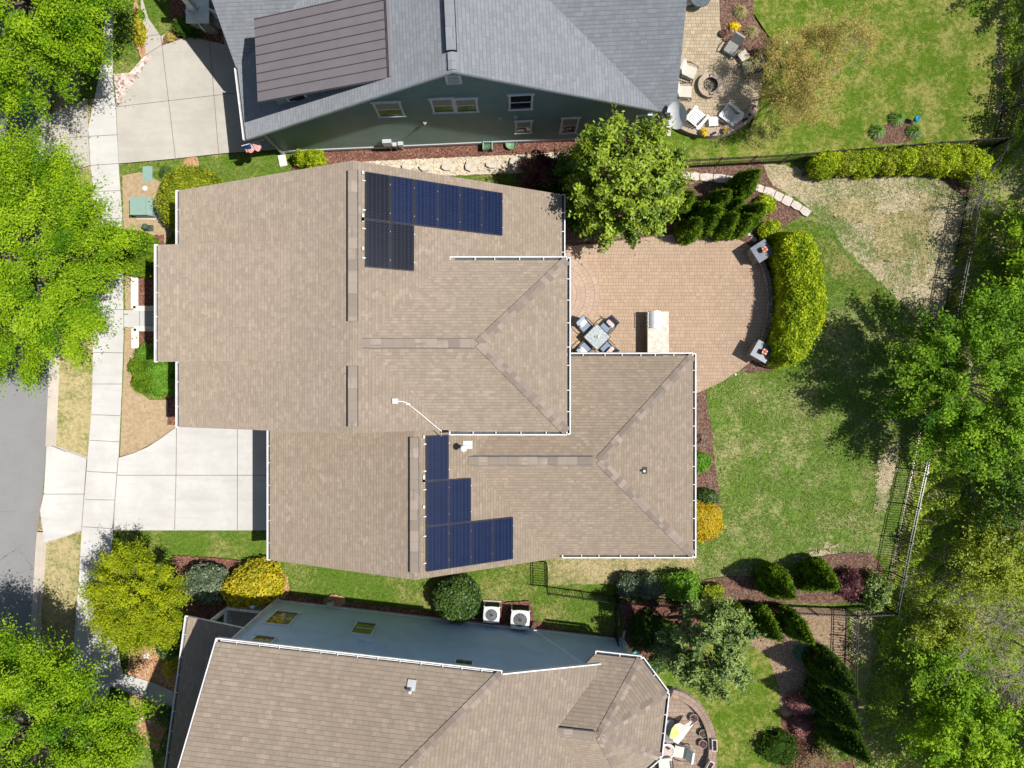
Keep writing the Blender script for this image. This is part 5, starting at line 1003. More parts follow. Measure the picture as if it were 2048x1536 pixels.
def adirondack(label, px, py, rz, m, group, sling_=False, am=None):
    t = thing('adirondack_chair' if not sling_ else 'club_chair', label, 'chair', at0(px, py, .4), rz, group)
    if sling_:
        B_ = MB(); B_.box((0, .02, .42), (.58, .6, .14)); B_.build('seat', m, t, False); B_ = MB(); B_.bar((0, -.28, .4), (0, -.48, .95), .56, .12, up=(0, 1, .3)); B_.build('backrest', m, t, False)
        for s_ in (-1, 1):
            B_ = MB(); B_.tube([(s_ * .34, -.35, .62), (s_ * .36, 0, .66), (s_ * .34, .3, .6), (s_ * .33, .34, .0)], .028, 6); B_.tube([(s_ * .33, -.35, .62), (s_ * .33, -.4, 0)], .025, 6); B_.build('armrest', MT['dark'], t, False)
        return t
    for k in range(7):
        y = .34 - k * .1; B_ = MB(); B_.box((0, y, .38 - k * .022), (.56, .082, .022)); B_.build('seat_slat', m, t, False)
    for k in range(6):
        x = -.235 + k * .094; tl = .92 - .05 * abs(k - 2.5) ** 1.5; B_ = MB(); B_.bar((x * .9, -.28, .26), (x * 1.2, -.28 - tl * .36, .26 + tl * .75), .078, .02, up=(0, 1, .4)); B_.build('back_slat', m, t, False)
    B_ = MB(); B_.bar((-.3, -.42, .6), (.3, -.42, .6), .06, .03); B_.build('crossbar', m, t, False)
    for s_ in (-1, 1):
        B_ = MB(); B_.bar((s_ * .36, -.5, .56), (s_ * .38, .36, .58), .13, .025); B_.build('armrest', m, t, False); B_ = MB(); B_.bar((s_ * .31, .36, 0), (s_ * .31, .36, .57), .09, .03, up=(1, 0, 0)); B_.build('leg', m, t, False)
        B_ = MB(); B_.bar((s_ * .29, .36, .36), (s_ * .29, -.62, .04), .03, .1); B_.build('side_rail', m, t, False)
    return t
adirondack('white slatted adirondack chair left of the white side table', 1394, 236, math.radians(-40), MT['white'], 'white adirondack chairs')
adirondack('white slatted adirondack chair right of the white side table', 1458, 229, math.radians(38 + 10), MT['white'], 'white adirondack chairs').rotation_euler = (0, 0, math.radians(52))
adirondack('beige cushioned chair with dark arms, upper left of the fire pit', 1378, 145, math.radians(-112), MT['beigeseat'], 'beige chairs beside the grey roof edge', True)
adirondack('beige cushioned chair with dark arms, lower left of the fire pit', 1369, 185, math.radians(-92), MT['beigeseat'], 'beige chairs beside the grey roof edge', True)
adirondack('grey lounge chair with dark frame, upper right of the fire pit beside mulch', 1463, 97, math.radians(147), MT['greysling'], 'grey lounge chairs on the northern patio', True)
adirondack('grey lounge chair beside the burgundy shrub on the northern patio', 1500, 136, math.radians(112), MT['greysling'], 'grey lounge chairs on the northern patio', True)
for (px, py, s_, rz, m, lab) in ((1427, 243, .46, .05, 'white', 'square white slatted side table between the adirondack chairs'), (1488, 112, .46, math.radians(35), 'beigeseat', 'square beige side table between the grey lounge chairs')):
    t = thing('side_table', lab, 'table', at0(px, py, .45), rz)
    if m == 'white':
        for k in range(5): B_ = MB(); B_.box((0, -s_ / 2 + .05 + k * s_ / 4.9, .45), (s_, s_ / 5.8, .025)); B_.build('slat', MT[m], t, False)
    else: B_ = MB(); B_.box((0, 0, .45), (s_, s_, .04)); B_.build('tabletop', MT[m], t, False)
    for x in (-1, 1):
        for y in (-1, 1): B_ = MB(); B_.box((x * s_ * .44, y * s_ * .44, .22), (.045, .045, .44)); B_.build('leg', MT[m if m == 'white' else 'dark'], t, False)
# round glass table with metal rings at the top edge
t = thing('glass_table', 'round glass topped metal table at the top edge of the photo', 'table', at0(1400, -6, .7)); B_ = MB(); B_.lathe([(0, .72), (.48, .72), (.48, .705)], n=32); B_.build('tabletop', MT['glasstop'], t, False)
B_ = MB(); B_.tube([(.5 * math.cos(k * PI / 20), .5 * math.sin(k * PI / 20), .71) for k in range(41)], .016, 5, cap=False); B_.build('rim', MT['dark'], t, False)
for k in range(4): a = k * PI / 2 + .5; B_ = MB(); B_.tube([(.12 * math.cos(a), .12 * math.sin(a), .6), (.4 * math.cos(a), .4 * math.sin(a), 0)], .02, 6); B_.build('leg', MT['dark'], t, False)
t = sling('patio_chair', 'beige sling chair at the glass table by the top edge', at0(1372, 2, .4), math.radians(-80), MT['beigeseat'], None)
def pot(label, px, py, r, h, m, plant=None, z0=0, n=60, name='flower_pot', pl=.07, pr=None, group=None):
    g = at0(px, py, z0 + h); t = thing(name, label, 'pot', (g[0], g[1], z0), 0, group); B_ = MB(); B_.lathe([(0, .01), (r * .7, .0), (r, h), (r * 1.08, h), (r * 1.08, h - .03)], n=20); B_.lathe([(r * .92, h - .01), (r * .9, h - .04), (0, h - .04)], n=20, m=1); B_.build('pot', [m, MT['mulch_red']], t, False)
    if plant:
        rs = np.random.RandomState(int(px)); D = norm(rs.normal(0, 1, (n, 3))); D[:, 2] = np.abs(D[:, 2]); P_ = D * (pr or r * .9) * rs.uniform(.5, 1, (n, 1)) + [0, 0, h]; qmesh('plant', [leaves(P_, D, pl, rs.uniform(0, 1, n), .6, .5, rs)], plant, t)
    return t
pot('white rimmed pot of dark red foliage at the end of the northern seat wall', 1506, 217, .2, .4, MT['beigeseat'], L['purple'], z0=.0, n=90, pl=.05)
pot('black round pot beside mulch on the northern patio', 1446, 66, .17, .35, MT['charcoal'], L['purple'], n=30, pl=.03)
pot('dense bright yellow flower planter on the northern seat wall', 1408, 265, .13, .16, MT['charcoal'], MT['yellow'], z0=.5, n=260, pl=.04, pr=.23)
pot('dark square planter of sparse yellow flowers on the seat wall', 1450, 261, .13, .16, MT['charcoal'], MT['yellow'], z0=.5, n=50, pl=.04, pr=.18)
for px, py, lab in ((1427, 268, 'two small dark pots between the yellow flower planters'), (1490, 240, 'tiny dark pots on the seat wall below the red plant'), (1499, 230, 'single tiny dark pot on the seat wall nearest the red plant')):
    B_ = MB(); g = G(px, py, .55)
    for dx, dy in (((-.06, -.02), (.07, .05)) if px < 1495 else ((0, 0),)): B_.lathe([(0, .5), (.05, .5), (.065, .6), (.05, .6), (.04, .55), (0, .55)], (g.x + dx, g.y + dy, 0), 12)
    tag(B_.build('small_pot', MT['dark']), lab, 'pot')
B_ = MB(); g = G(1455, 16); B_.lathe([(0, .06), (.19, .06), (.22, .03), (.2, 0)], (g.x, g.y, 0), 18); tag(B_.build('stone_disc', MT['slab']), 'round white stepping disc in the northern mulch bed', 'stone')
B_ = MB(); g = G(1465, 62); B_.lathe([(0, .22), (.05, .2), (.12, .1), (.09, 0)], (g.x, g.y, 0), 8); tag(B_.build('white_ornament', MT['white']), 'small white ornament beside the daylilies in the mulch bed', 'ornament')
B_ = MB(); g = G(1523, 100); B_.lathe([(0, .1), (.08, .09), (.1, .0)], (g.x, g.y, 0), 10); tag(B_.build('rock', MT['slab']), 'small pale rock by the burgundy shrub', 'rock')
# southern patio
for px, py, lab, pm in ((1388, 1437, 'white rimmed round pot nearest the top of the southern patio', 'purple'), (1407, 1468, 'green rimmed round pot in the middle of the three pots', 'greyg'), (1406, 1489, 'white rimmed round pot with reddish plant, lowest of the three pots', 'purple')):
    pot(lab, px, py, .19, .42, MT['greybox'] if pm == 'purple' else MT['utilgreen'], L[pm], n=26, pl=.035, group='three round pots on the southern patio')
for px, py, rz in ((1431, 1490, .05), (1421, 1533, -.5)):
    g = at0(px, py, .62); t = thing('trough_planter', 'white trough planter with three plants on the southern seat wall, %s' % ('the whole one' if py < 1500 else 'cut by the bottom edge'), 'planter', (g[0] - .05, g[1], .5), rz); B_ = MB(); B_.box((0, 0, .09), (.24, .56, .18)); B_.box((0, 0, .19), (.18, .5, .01), m=1); B_.build('trough', [MT['white'], MT['mulch_red']], t, False)
    for k in (-1, 0, 1): rs = np.random.RandomState(k + 5); D = norm(rs.normal(0, 1, (26, 3))); D[:, 2] = abs(D[:, 2]); qmesh('plant', [leaves(D * .07 + [0, k * .16, .2], D, .035, rs.uniform(0, 1, 26), .6, .5, rs)], L['purple'], t)
t = thing('round_table', 'round white rimmed patio table on the southern patio', 'table', at0(1335, 1502, .7)); B_ = MB(); B_.lathe([(0, .71), (.3, .71)], n=32, m=1); B_.lathe([(.3, .70), (.3, .735), (.37, .735), (.37, .69)], n=32, m=0); B_.build('tabletop', [MT['white'], MT['pink']], t, False); B_ = MB(); B_.lathe([(.04, .7), (.04, .05), (.22, .0)], n=12); B_.build('pedestal', MT['dark'], t, False)
B_ = MB(); g = G(1337, 1497, .8); B_.tube([(g.x - .1, g.y, .75), (g.x - .02, g.y + .04, .8), (g.x + .08, g.y - .02, .77)], .025, 6); B_.box((g.x + .03, g.y - .04, .76), (.12, .05, .03), .4); tag(B_.build('table_ornament', MT['charcoal']), 'dark small ornament on the round white rimmed table', 'ornament')
def cush(label, px, py, rz, m): t = adirondack(label, px, py, rz, MT[m], 'cushioned chairs on the southern patio', True); t.name = 'cushioned_chair'; return t
cush('pale lime cushioned chair right of the round table', 1361, 1502, math.radians(80), 'cream'); cush('pale lime cushioned chair below the round table at the bottom edge', 1329, 1527, math.radians(185), 'cream'); cush('grey cushioned chair half hidden under the gutter on the southern patio', 1333, 1452, math.radians(-10), 'greysling')
t = thing('folded_umbrella', 'folded pale yellow patio umbrella lying over the southern patio furniture', 'umbrella', at0(1360, 1462, .8)); B_ = MB()
P_ = [(-.42, -.5), (-.1, -.62), (.2, -.3), (.66, .38), (.52, .47), (.2, .3), (-.02, .38), (-.25, .33), (-.4, .1), (-.52, -.25)]; n = len(P_); c_ = (-.05, -.08, 1.0)
for i in range(n):
    p, q = P_[i], P_[(i + 1) % n]; B_.poly([(p[0], p[1], .78 + .05 * (i % 2)), (q[0], q[1], .78 + .05 * ((i + 1) % 2)), c_], 1 if i in (8, 9, 7) else 0); B_.poly([(q[0], q[1], .78 + .05 * ((i + 1) % 2)), (p[0], p[1], .78 + .05 * (i % 2)), (0, 0, .7)], 0)
B_.build('canopy', [MT['cream'], MT['lime']], t, False); B_ = MB(); B_.tube([(-.3, -.4, .82), (.68, .46, .86)], .02, 8); B_.build('pole', MT['dark'], t, False)

# ---------------------------------------------------------------- PLANTS
# street trees
tree('street_tree', 'big bright green street tree at the left edge, between the two driveways', -21.5, 4.9, 8.0, 4.5, L['street'], cz=5.0, rz=2.7, clumps=340, per=520, sig=.36, leaf=.06, trunk=.2, seed=5, group='street trees on the left', bark='bark')
tree('street_tree', 'bright green street tree in the upper left corner', -21.2, 16.8, 8.4, 5.0, L['street'], cz=5.2, rz=2.7, clumps=360, per=500, sig=.38, leaf=.06, trunk=.2, seed=9, group='street trees on the left')
tree('street_tree', 'bright green street tree in the lower left corner', -20.9, -15.2, 8.4, 5.1, L['street'], cz=5.2, rz=2.7, clumps=360, per=500, sig=.38, leaf=.06, trunk=.2, seed=12, group='street trees on the left')
tree('yard_tree', 'small olive green tree beside the sidewalk below the driveway', -17.15, -9.75, 4.4, 2.2, L['t4'], cz=2.8, rz=1.5, clumps=220, per=230, sig=.22, leaf=.048, trunk=.1, seed=21)
# magnolias
tree('magnolia', 'large glossy magnolia tree between the main house and the conifer row', 4.95, 8.55, 7.4, 2.45, L['mag'], cz=3.9, rz=3.0, clumps=230, per=170, sig=.23, leaf=.10, nl=8, trunk=.16, seed=31, hollow=.6, flatn=.6, up=.7, aspect=.42, cat='tree')
tree('magnolia', 'grey green magnolia tree beside the southern patio', 8.6, -11.6, 6.4, 1.85, L['mag2'], cz=3.2, rz=2.9, clumps=120, per=150, sig=.2, leaf=.09, nl=8, trunk=.13, seed=33, hollow=.7, flatn=.6, up=.7, aspect=.42, cat='tree')
# front shrubs
bush('round_shrub', 'large golden green clipped shrub behind the upper left house corner', 'shrub', 386, 402, 1.72, 1.72, 2.1, L['hedge2'], .05, 12000, .05, flat=.3)
for i, (px, py, r, h, lx, lab) in enumerate(((309, 487, .34, 2.2, -.75, 'narrow dark green conifer at the front corner, topmost of four'), (302, 503, .36, 2.4, -.95, 'leaning green conifer, second from the top at the house front'), (311, 528, .3, 2.0, -.6, 'short conifer squeezed behind its neighbours, third at the house front'), (301, 542, .38, 2.4, -1.0, 'green conifer nearest the front walk, lowest of four'))):
    cone('conifer_shrub', lab, px, py, r, h, L['arb'], n=5000, group='conifers in front of the main house', lean=(lx, .15), cat='shrub')
for i, (px, py, rx, h, lab) in enumerate(((300, 708, .62, 1.5, 'rounded green shrub nearest the front walk, topmost of the lower cluster'), (288, 735, .68, 1.6, 'rounded green shrub second in the lower front cluster'), (322, 742, .75, 1.5, 'rounded green shrub against the house in the lower front cluster'), (292, 765, .65, 1.4, 'rounded green shrub third in the lower front cluster'), (325, 772, .7, 1.3, 'lowest rounded green shrub against the front of the house'))):
    bush('rounded_shrub', lab, 'shrub', px, py, rx, rx * .8, h, L['arb'] if i % 2 else L['bright'], .035, 5000, .14, group='rounded shrubs in front of the main house')
tuft('grass_clump', 'spiky dark green clump beside the flat utility cover', 335, 348, .42, .45, L['box'], 400)
cone('arborvitae', 'small bright green conifer by the green house, left one of the pair', 611, 324, .36, 1.3, L['hedge'], n=4000, group='pair of small conifers beside the green house', sharp=.6); cone('arborvitae', 'wider bright green conifer by the green house, right one of the pair', 634, 326, .52, 1.3, L['hedge'], n=5000, group='pair of small conifers beside the green house', sharp=.55)
bush('shrub', 'yellow and green variegated shrub near the blue house corner', 'shrub', 506, 1172, 1.5, 1.1, 1.6, L['gold'], .075, 6000, .09, rot=.3)
bush('shrub', 'dark grey green shrub between the small tree and the yellow shrub', 'shrub', 413, 1168, 1.15, .95, 1.6, L['greyg'], .06, 5500, .12)
bush('boxwood', 'round dark boxwood ball left of the air conditioners', 'shrub', 915, 1199, 1.12, 1.12, 1.7, L['box'], .06, 8000, .05)
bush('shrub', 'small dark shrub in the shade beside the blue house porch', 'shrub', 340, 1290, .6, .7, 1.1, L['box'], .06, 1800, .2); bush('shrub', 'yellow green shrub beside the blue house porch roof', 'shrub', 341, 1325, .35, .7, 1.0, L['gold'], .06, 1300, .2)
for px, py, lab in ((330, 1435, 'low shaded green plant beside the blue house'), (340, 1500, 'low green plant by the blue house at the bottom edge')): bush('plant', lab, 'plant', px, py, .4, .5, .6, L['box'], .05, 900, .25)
bush('shrub', 'dark red leaved shrub between the gravel path and the main house', 'shrub', 1086, 343, .95, .75, 1.6, L['purple'], .06, 2600, .3)
bush('shrub', 'dark green shrub beside the dark red one, under the magnolia', 'shrub', 1105, 366, .9, .6, 1.0, L['darkcon'], .05, 2600, .25)
bush('plant', 'bluish green plant in front of the dark red shrub', 'plant', 1086, 362, .3, .25, .5, L['agave'], .05, 500, .25)
bush('shrub', 'dark shrub against the house wall below the magnolia', 'shrub', 1150, 415, .7, .9, 1.3, L['darkcon'], .06, 2600, .25)
tree('shrub', 'small loose tree in the shade left of the magnolia', 3.0, 10.1, 2.9, .9, L['wood3'], cz=1.7, rz=1.0, clumps=40, per=60, sig=.15, leaf=.07, trunk=.04, seed=35, cat='shrub')
ARB = [(1352, 420, .52, 3.0, 'leftmost conifer of the row, touching the magnolia'), (1366, 470, .55, 3.0, 'conifer below the leftmost one, touching the magnolia and patio'), (1388, 430, .36, 2.2, 'small conifer between the leftmost pair and the big one'), (1400, 452, .7, 3.3, 'big dark conifer in the middle of the row'), (1432, 462, .6, 3.2, 'slim curving conifer right of the big one'), (1420, 418, .55, 3.0, 'upper conifer behind the big middle one'), (1462, 462, .52, 3.0, 'narrow conifer near the right end of the row by the patio'), (1468, 385, .62, 3.4, 'detached upper conifer beside the white edging stones'), (1480, 445, .62, 3.2, 'rightmost conifer of the row'), (1448, 430, .45, 2.6, 'inner conifer between the upper and rightmost ones')]
for i, (px, py, r, h, lab) in enumerate(ARB): cone('arborvitae', lab, px, py, r, h, L['arb'], n=6500, group='conifer row north of the tan patio', lean=(.05, .05), seed=50 + i)
bush('shrub', 'small golden green shrub among mulch near the white edging stones', 'shrub', 1530, 410, .5, .45, .7, L['hedge'], .05, 1600, .2)
bush('shrub', 'small yellow green bush at the top of the golden hedge', 'shrub', 1541, 462, .52, .5, .9, L['hedge'], .05, 2200, .15)
# golden crescent hedge
t = thing('hedge', 'tall golden green crescent hedge behind the curved stone wall', 'hedge', at0(1585, 600)); rs = np.random.RandomState(77)
hp = crom([(1553, 488), (1563, 508), (1574, 535), (1580, 570), (1582, 605), (1577, 640), (1564, 672), (1553, 702), (1545, 722)], 8, False); HW = np.array([list(G(x, y)) for x, y in hp]) - np.array(list(t.location)); hw = np.interp(np.linspace(0, 1, len(HW)), [0, .08, .3, .6, .9, 1], [.45, .78, .95, .98, .75, .4])
lm = Lump(rs, (.8, 2)); lm2 = Lump(rs, (5, 9), 12)
def hs(u, v, kk=1.0):
    x = u * (len(HW) - 1); i = np.minimum(x.astype(int), len(HW) - 2); f = (x - i)[:, None]; c = HW[i] * (1 - f) + HW[i + 1] * f; d = norm(HW[i + 1] - HW[i]); s_ = np.stack([-d[:, 1], d[:, 0], 0 * d[:, 0]], 1); w_ = np.interp(u, np.linspace(0, 1, len(HW)), hw)
    a = PI * v; cx_ = np.cos(a); sz = np.sin(a); cx2 = np.sign(cx_) * abs(cx_) ** .85; sz2 = sz ** .35; P_ = c + s_ * (w_ * cx2)[:, None] * kk + np.stack([0 * a, 0 * a, 2.15 * sz2 * kk], 1); Nn = s_ * cx_[:, None] + np.stack([0 * a, 0 * a, sz + .15], 1)
    r = (.08 * lm(P_) + .11 * lm2(P_))[:, None]; return P_ + Nn * r, Nn
u = rs.uniform(0, 1, 34000); v = rs.uniform(0, 1, 34000); P_, Nn = hs(u, v)
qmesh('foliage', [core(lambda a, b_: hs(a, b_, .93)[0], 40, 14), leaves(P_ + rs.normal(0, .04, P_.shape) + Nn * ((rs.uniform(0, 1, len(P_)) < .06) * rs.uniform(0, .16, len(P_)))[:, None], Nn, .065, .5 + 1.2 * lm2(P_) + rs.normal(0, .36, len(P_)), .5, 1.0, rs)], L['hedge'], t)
ec = []
for e_ in (0, -1):
    D = norm(rs.normal(0, 1, (2200, 3))); D[:, 2] = abs(D[:, 2]); ec.append(leaves(HW[e_] + D * [hw[e_], hw[e_], 1.95] * (1 + .15 * lm2(D * 2)[:, None]), D, .05, rs.uniform(.2, .9, 2200), .5, .6, rs))
qmesh('foliage', ec, L['hedge'], t)
B_ = MB()
for k in range(0, len(HW), 6): B_.tube([HW[k], HW[k] + np.array([.05, .05, 1.2])], [.04, .02], 5)
B_.build('stem', MT['bark'], t, False)
# row along the north fence
HR = [(1650, 330, .78, .62), (1690, 326, .72, .6), (1730, 325, .78, .62), (1770, 322, .75, .6), (1808, 320, .75, .62), (1846, 318, .8, .7), (1884, 318, .8, .75), (1922, 318, .75, .75), (1950, 336, .7, .85)]
ords = ['first from the left', 'second from the left', 'third from the left', 'fourth from the left', 'fifth from the left, at the middle', 'fourth from the right', 'third from the right', 'second from the right, next to the corner', 'at the fence corner, rightmost']
for i, (px, py, rx, ry) in enumerate(HR): bush('fence_shrub', 'yellow green shrub along the north fence, ' + ords[i], 'shrub', px, py, rx, ry, 1.5, L['hedge2'] if i % 2 else L['hedge'], .05, 4200, .13, group='shrubs in a row along the north fence', seed=90 + i)
# east bed of the main house
bare('dead_shrub', 'leafless twiggy shrub in the mulch behind the house', *at0(1404, 878)[:2], .9, .5, seed=5, trunk=.018, levels=3, nk=3, first=12, cat='shrub')
bush('boxwood', 'small bright green ball shrub, upper one behind the house', 'shrub', 1401, 924, .52, .48, .8, L['bright'], .04, 3000, .08); bush('boxwood', 'small green ball shrub, just above the gold one', 'shrub', 1416, 995, .5, .45, .8, L['box'], .04, 3000, .08, seed=4)
bush('gold_shrub', 'bright golden yellow ball shrub at the house corner', 'shrub', 1404, 1043, .98, .98, 1.3, L['goldball'], .04, 8000, .08)
# southern beds
bush('shrub', 'clipped grey green shrub, left one of the pair by the fence', 'shrub', 1261, 1171, .62, .55, 1.1, L['greyg'], .045, 3500, .1, group='grey green shrubs inside the southern fence', flat=.3); bush('shrub', 'clipped grey green shrub, right one of the pair by the fence', 'shrub', 1298, 1172, .68, .6, 1.1, L['greyg'], .045, 3500, .1, group='grey green shrubs inside the southern fence', flat=.3)
bush('shrub', 'fresh bright green shrub beside the grey green pair', 'shrub', 1362, 1172, 1.0, .72, 1.2, L['bright'], .06, 3600, .2); bush('shrub', 'olive yellow shrub above the southern magnolia', 'shrub', 1425, 1187, .55, .45, .9, L['hedge2'], .05, 2400, .2)
SA = [(1530, 1150, .72, 3.6, 'big dark conifer in the southern mulch bed, left one', 'arb'), (1618, 1140, .72, 3.0, 'big dark conifer in the southern mulch bed, right one', 'arb'), (1606, 1158, .42, 1.5, 'short conifer tucked below the right dark conifer', 'arb'),
      (1448, 1228, .5, 3.3, 'conifer south of the fence, leftmost, beside the magnolia', 'arb'), (1462, 1218, .45, 3.0, 'conifer south of the fence, second from the left', 'arb'), (1506, 1226, .6, 3.6, 'conifer south of the fence, in the middle of the row', 'arb'), (1560, 1228, .62, 3.8, 'conifer south of the fence, last before the pale mulch', 'arb'),
      (1628, 1312, .75, 4.4, 'tall dark conifer right of the spiky plant', 'darkcon'), (1630, 1370, .8, 4.6, 'tall dark conifer above the pink blossoms', 'darkcon'), (1650, 1430, .8, 4.4, 'tall dark conifer near the bottom right beds', 'darkcon')]
for i, (px, py, r, h, lab, m) in enumerate(SA): cone('arborvitae', lab, px, py, r, h, L[m], n=8000, group='conifers in the southern garden', seed=70 + i, leaf=.05)
bush('barberry', 'dark purple shrub near the south east fence corner', 'shrub', 1702, 1170, .68, .65, 1.1, L['purple'], .05, 2600, .25); bush('viburnum', 'yellow green leafy shrub at the south east fence corner', 'shrub', 1748, 1182, .72, .7, 1.5, L['mag2'], .06, 2600, .25); bush('plant', 'small green plant beside the purple shrub', 'plant', 1690, 1160, .25, .25, .4, L['bright'], .05, 400, .2)
tuft('agave', 'blue green spiky plant on pale mulch', 1598, 1302, .48, .4, L['agave'], 260, cat='plant', wdt=.03); tuft('dry_plant', 'small dry reddish plant below the middle conifer', 1562, 1275, .3, .25, L['purple'], 120, cat='plant'); tuft('dry_plant', 'tiny dry plant on pale mulch left of the short fence', 1642, 1268, .2, .15, L['straw'], 60, cat='plant')
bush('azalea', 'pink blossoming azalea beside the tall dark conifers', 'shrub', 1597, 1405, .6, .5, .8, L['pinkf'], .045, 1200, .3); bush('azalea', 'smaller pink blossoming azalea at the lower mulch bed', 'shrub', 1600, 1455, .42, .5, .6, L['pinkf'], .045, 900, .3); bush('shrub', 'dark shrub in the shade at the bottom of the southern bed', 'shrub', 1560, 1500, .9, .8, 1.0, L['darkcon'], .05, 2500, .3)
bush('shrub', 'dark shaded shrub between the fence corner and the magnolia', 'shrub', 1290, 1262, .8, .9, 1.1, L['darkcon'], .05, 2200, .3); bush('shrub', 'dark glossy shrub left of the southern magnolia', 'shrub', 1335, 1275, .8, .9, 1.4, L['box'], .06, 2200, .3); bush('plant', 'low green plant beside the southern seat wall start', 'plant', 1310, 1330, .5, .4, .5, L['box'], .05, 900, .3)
# northern garden
tuft('ornamental_grass', 'dry grass clump in the northern mulch bed, upper one', 1478, 28, .42, .5, L['straw'], 420); tuft('ornamental_grass', 'dry grass clump in the northern mulch bed above the grey chair', 1500, 68, .42, .5, L['straw'], 420)
tuft('ornamental_grass', 'thin dry grass clump beside the burgundy shrub', 1535, 105, .35, .4, L['straw'], 260); bush('daylily', 'small plant with yellow flowers in the northern mulch bed', 'plant', 1469, 53, .3, .2, .35, MT['yellow'], .045, 160, .3); bush('burgundy_shrub', 'burgundy leaved shrub between side table and grey chair', 'shrub', 1511, 112, .38, .4, .7, L['purple'], .06, 900, .3)
for px, py, lab in ((1790, 240, 'green grass clump, topmost of three in the northern lawn'), (1750, 266, 'green grass clump, left one of three in the northern lawn'), (1824, 266, 'green grass clump, right one of three beside the blue ornament')): tuft('ornamental_grass', lab, px, py, .45, .55, L['wood3'], 600, group='three grass clumps in the northern lawn')
bush('shrub', 'yellow green plant against the green house corner', 'shrub', 1310, 254, .3, .5, .7, L['gold'], .05, 700, .3); B_ = MB(); g = G(1302, 272); B_.bar((g.x - .25, g.y - .2, .1), (g.x + .25, g.y + .2, .2), .16, .1); tag(B_.build('splash_block', MT['white']), 'white downspout end block at the green house corner', 'splash block')
bare('budding_tree', 'golden tan twigged tree with few leaves in the northern lawn', 14.2, 14.1, 5.2, 2.4, seed=8, trunk=.05, levels=5, nk=3, first=11, leaf=40, leafmat=L['bud'], mat='palebark')
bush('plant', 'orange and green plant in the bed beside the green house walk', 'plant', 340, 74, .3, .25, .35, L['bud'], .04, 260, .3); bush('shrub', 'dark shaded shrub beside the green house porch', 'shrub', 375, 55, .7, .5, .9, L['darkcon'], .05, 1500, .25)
bush('shrub', 'low yellow plants edging the walk of the green house', 'shrub', 279, 60, .3, .9, .45, L['gold'], .05, 900, .3); bush('shrub', 'small green plant at the top of the green house walk edging', 'shrub', 279, 32, .28, .25, .4, L['bright'], .05, 400, .3)
bare('twiggy_shrub', 'bare brown twiggy shrub in dark mulch at the bottom edge', *at0(1630, 1500)[:2], 2.2, 1, seed=15, trunk=.03, levels=4, nk=3, first=12, cat='shrub', leaf=4, leafmat=L['bud'])
bush('shrub', 'loose dark green shrub at the bottom edge beside the twiggy one', 'shrub', 1670, 1490, .8, .8, 1.2, L['wood3'], .06, 2600, .3)
# ---------------------------------------------------------------- WOODS
WT = [('leafy tree at the right edge throwing its shadow on the back lawn', 20.7, .1, 6.6, 3.9, 'wood1', 230, 190, .08), ('bright green tree right of the upper fence', 26.0, 6.5, 4.6, 2.9, 'wood2', 150, 110, .09), ('dark green tree behind the north fence corner', 28.2, 11.8, 5.5, 2.9, 'wood3', 150, 100, .09),
      ('dark tree in the top right corner of the photo', 28.0, 20.2, 7.5, 3.3, 'wood3', 180, 110, .1), ('green tree just below the top right corner tree', 28.6, 14.8, 5.5, 2.6, 'wood1', 120, 100, .09), ('mid green tree at the right edge above the shadow tree', 26.8, 3.4, 4.6, 2.8, 'wood1', 140, 100, .09),
      ('leafy tree at the right edge below the shadow tree', 26.2, -3.4, 5.0, 3.0, 'wood1', 150, 95, .09), ('yellow green young tree outside the fence at mid right', 22.4, -8.4, 3.6, 1.7, 'wood4', 110, 90, .07), ('second yellow green young tree nearer the right edge', 23.9, -8.0, 4.2, 1.5, 'wood4', 80, 90, .07),
      ('bright green tree at the bottom right corner', 24.8, -17.6, 7.0, 3.0, 'wood2', 170, 110, .1), ('bright green tree along the bottom edge right of the conifers', 20.6, -16.2, 5.6, 2.3, 'wood2', 130, 100, .09), ('loose green tree between the conifers and the bare tree', 20.0, -13.4, 3.8, 1.8, 'wood1', 90, 80, .08),
      ('dark green tree beside the lower fence', 23.6, -5.6, 3.8, 1.9, 'wood3', 90, 80, .08), ('small green tree hugging the upper right fence', 24.0, 3.4, 3.6, 1.7, 'wood2', 90, 90, .08), ('low tree past the short southern fence', 20.6, -11.4, 3.4, 1.3, 'wood4', 60, 80, .07)]
for i, (lab, X, Y, h, r, m, cl, per, lf) in enumerate(WT): tree('wood_tree', lab, X, Y, h, r, L[m], cz=h * .6, rz=h * .36, clumps=cl, per=per, sig=.3, leaf=lf, trunk=.1, seed=200 + i, hollow=.35, group='trees in the woods on the right', bark='palebark' if i % 3 == 0 else 'bark')
for i, (X, Y, h, lab) in enumerate(((23.4, -3.6, 3.4, 'small bare brushy tree in scrub below the shadow tree'), (22.6, 8.9, 2.8, 'small bare sapling right of the upper fence'), (25.6, -9.8, 4.6, 'wide bare brushy tree at the right edge'), (22.9, -14.0, 4.2, 'bare brushy tree just above the bright corner tree'), (22.2, -11.2, 6.0, 'bare grey twigged tree at the lower right'), (24.6, -12.6, 6.5, 'bare grey tree at the right edge above the corner tree'), (24.8, -6.2, 5.5, 'bare twigged tree at the right edge in the middle'), (21.0, -9.6, 2.6, 'small bare sapling in the scrub beside the south east fence corner'))):
    bare('bare_tree', lab, X, Y, h, 2, seed=40 + i, trunk=.06 if i > 2 else .035, levels=5, nk=3, first=8, group='bare trees in the woods')
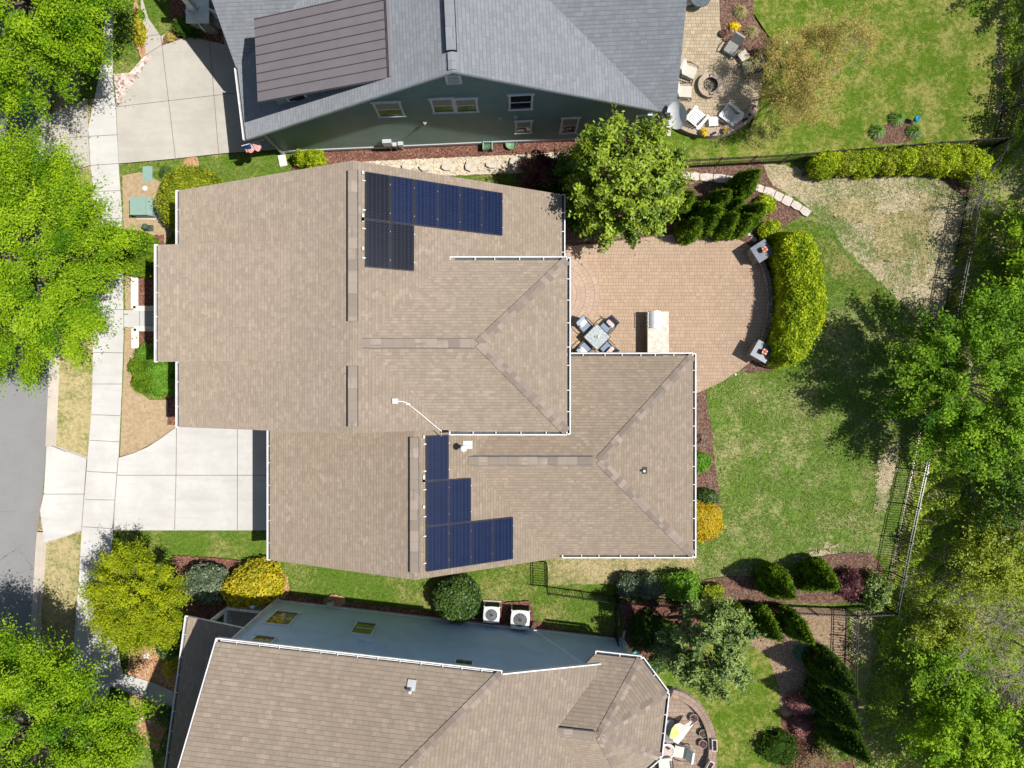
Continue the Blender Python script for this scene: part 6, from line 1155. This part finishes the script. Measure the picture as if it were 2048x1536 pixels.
# undergrowth: nobody could count it
rs = np.random.RandomState(5); n = 300000; X = rs.uniform(17.2, 30, n); Y = rs.uniform(-22, 24, n); fx_ = np.interp(Y, [-22, -11.5, -8, -2.8, 3.6, 7, 10, 11.8, 24], [16.8, 18.0, 19.2, 20.2, 21.4, 22.1, 22.5, 24.0, 24.3]); dens = Lump(rs, (.6, 1.6), 7)(np.stack([X, Y, 0 * X], 1)); kp = (X > fx_ + .3 * rs.uniform(0, 1, n)) & (rs.uniform(-.5, .6, n) < dens + .22); X, Y = X[kp], Y[kp]
hh = Lump(rs, (1.5, 4), 7)(np.stack([X, Y, 0 * X], 1)); P_ = np.stack([X, Y, .05 + (np.clip(hh + .35, 0, 1)) * 1.3 * rs.uniform(.2, 1, len(X))], 1); o = qmesh('undergrowth', [leaves(P_, np.tile([0, 0, 1.], (len(X), 1)), .07, .45 + dens[kp] * .8 + rs.normal(0, .25, len(X)), .5, .7, rs)], L['scrub'], None); o['kind'] = 'stuff'; tag(o, 'leafy undergrowth covering the ground of the woods', 'undergrowth')
B_ = MB(); rr = random.Random(6)
for k in range(900):
    x, y = rr.uniform(18, 28), rr.uniform(-19, 20); lim = np.interp(y, [-22, -11.5, -8, -2.8, 3.6, 7, 10, 11.8, 24], [16.8, 18.0, 19.2, 20.2, 21.4, 22.1, 22.5, 24.0, 24.3])
    if x < lim + .4: continue
    a = rr.uniform(0, 6.28); l_ = rr.uniform(.3, 1.5); z = rr.uniform(.02, .8); B_.tube([(x, y, z), (x + l_ * .5 * math.cos(a), y + l_ * .5 * math.sin(a), z + rr.uniform(0, .3)), (x + l_ * math.cos(a + .3), y + l_ * math.sin(a + .3), z + rr.uniform(0, .4))], [rr.uniform(.008, .02), .01, .003], 3, cap=False)
o = B_.build('fallen_twigs', MT['palebark']); o['kind'] = 'stuff'; tag(o, 'dead twigs and brush lying through the woods', 'brush')

# dry leaves and debris swept against the kerb and the drive edges: nobody could count it
rs = np.random.RandomState(3); Ls = [((100, 800), (80, 1060), .35, 420), ((90, 985), (76, 1110), .4, 500), ((94, 1080), (165, 1056), .15, 160), ((178, 960), (168, 1050), .15, 120), ((262, 1340), (308, 1400), 1.2, 200), ((240, 915), (356, 856), .12, 60), ((160, 992), (175, 1003), .2, 60), ((120, 900), (170, 1040), 1.4, 120), ((190, 740), (245, 900), 1.2, 50), ((1392, 790), (1400, 1080), .5, 220), ((330, 100), (450, 300), 3, 90)]
PP = []
for a_, b_, w_, n_ in Ls:
    p, q = G(*a_), G(*b_); tt = rs.uniform(0, 1, n_); PP.append(np.stack([p.x + (q.x - p.x) * tt + rs.normal(0, w_ * .5, n_), p.y + (q.y - p.y) * tt + rs.normal(0, w_ * .5, n_), np.full(n_, .15) * rs.uniform(.95, 1.05, n_)], 1))
PP = np.concatenate(PP); o = qmesh('dry_leaves', [leaves(PP, np.tile([0, 0, 1.], (len(PP), 1)), .022, rs.uniform(0, 1, len(PP)), .6, .3, rs)], leafm('dry_leaf', (.16, .08, .04), (.42, .27, .15), .1), None); o['kind'] = 'stuff'; tag(o, 'dry brown leaf litter along the kerb and drive edges', 'leaf litter')
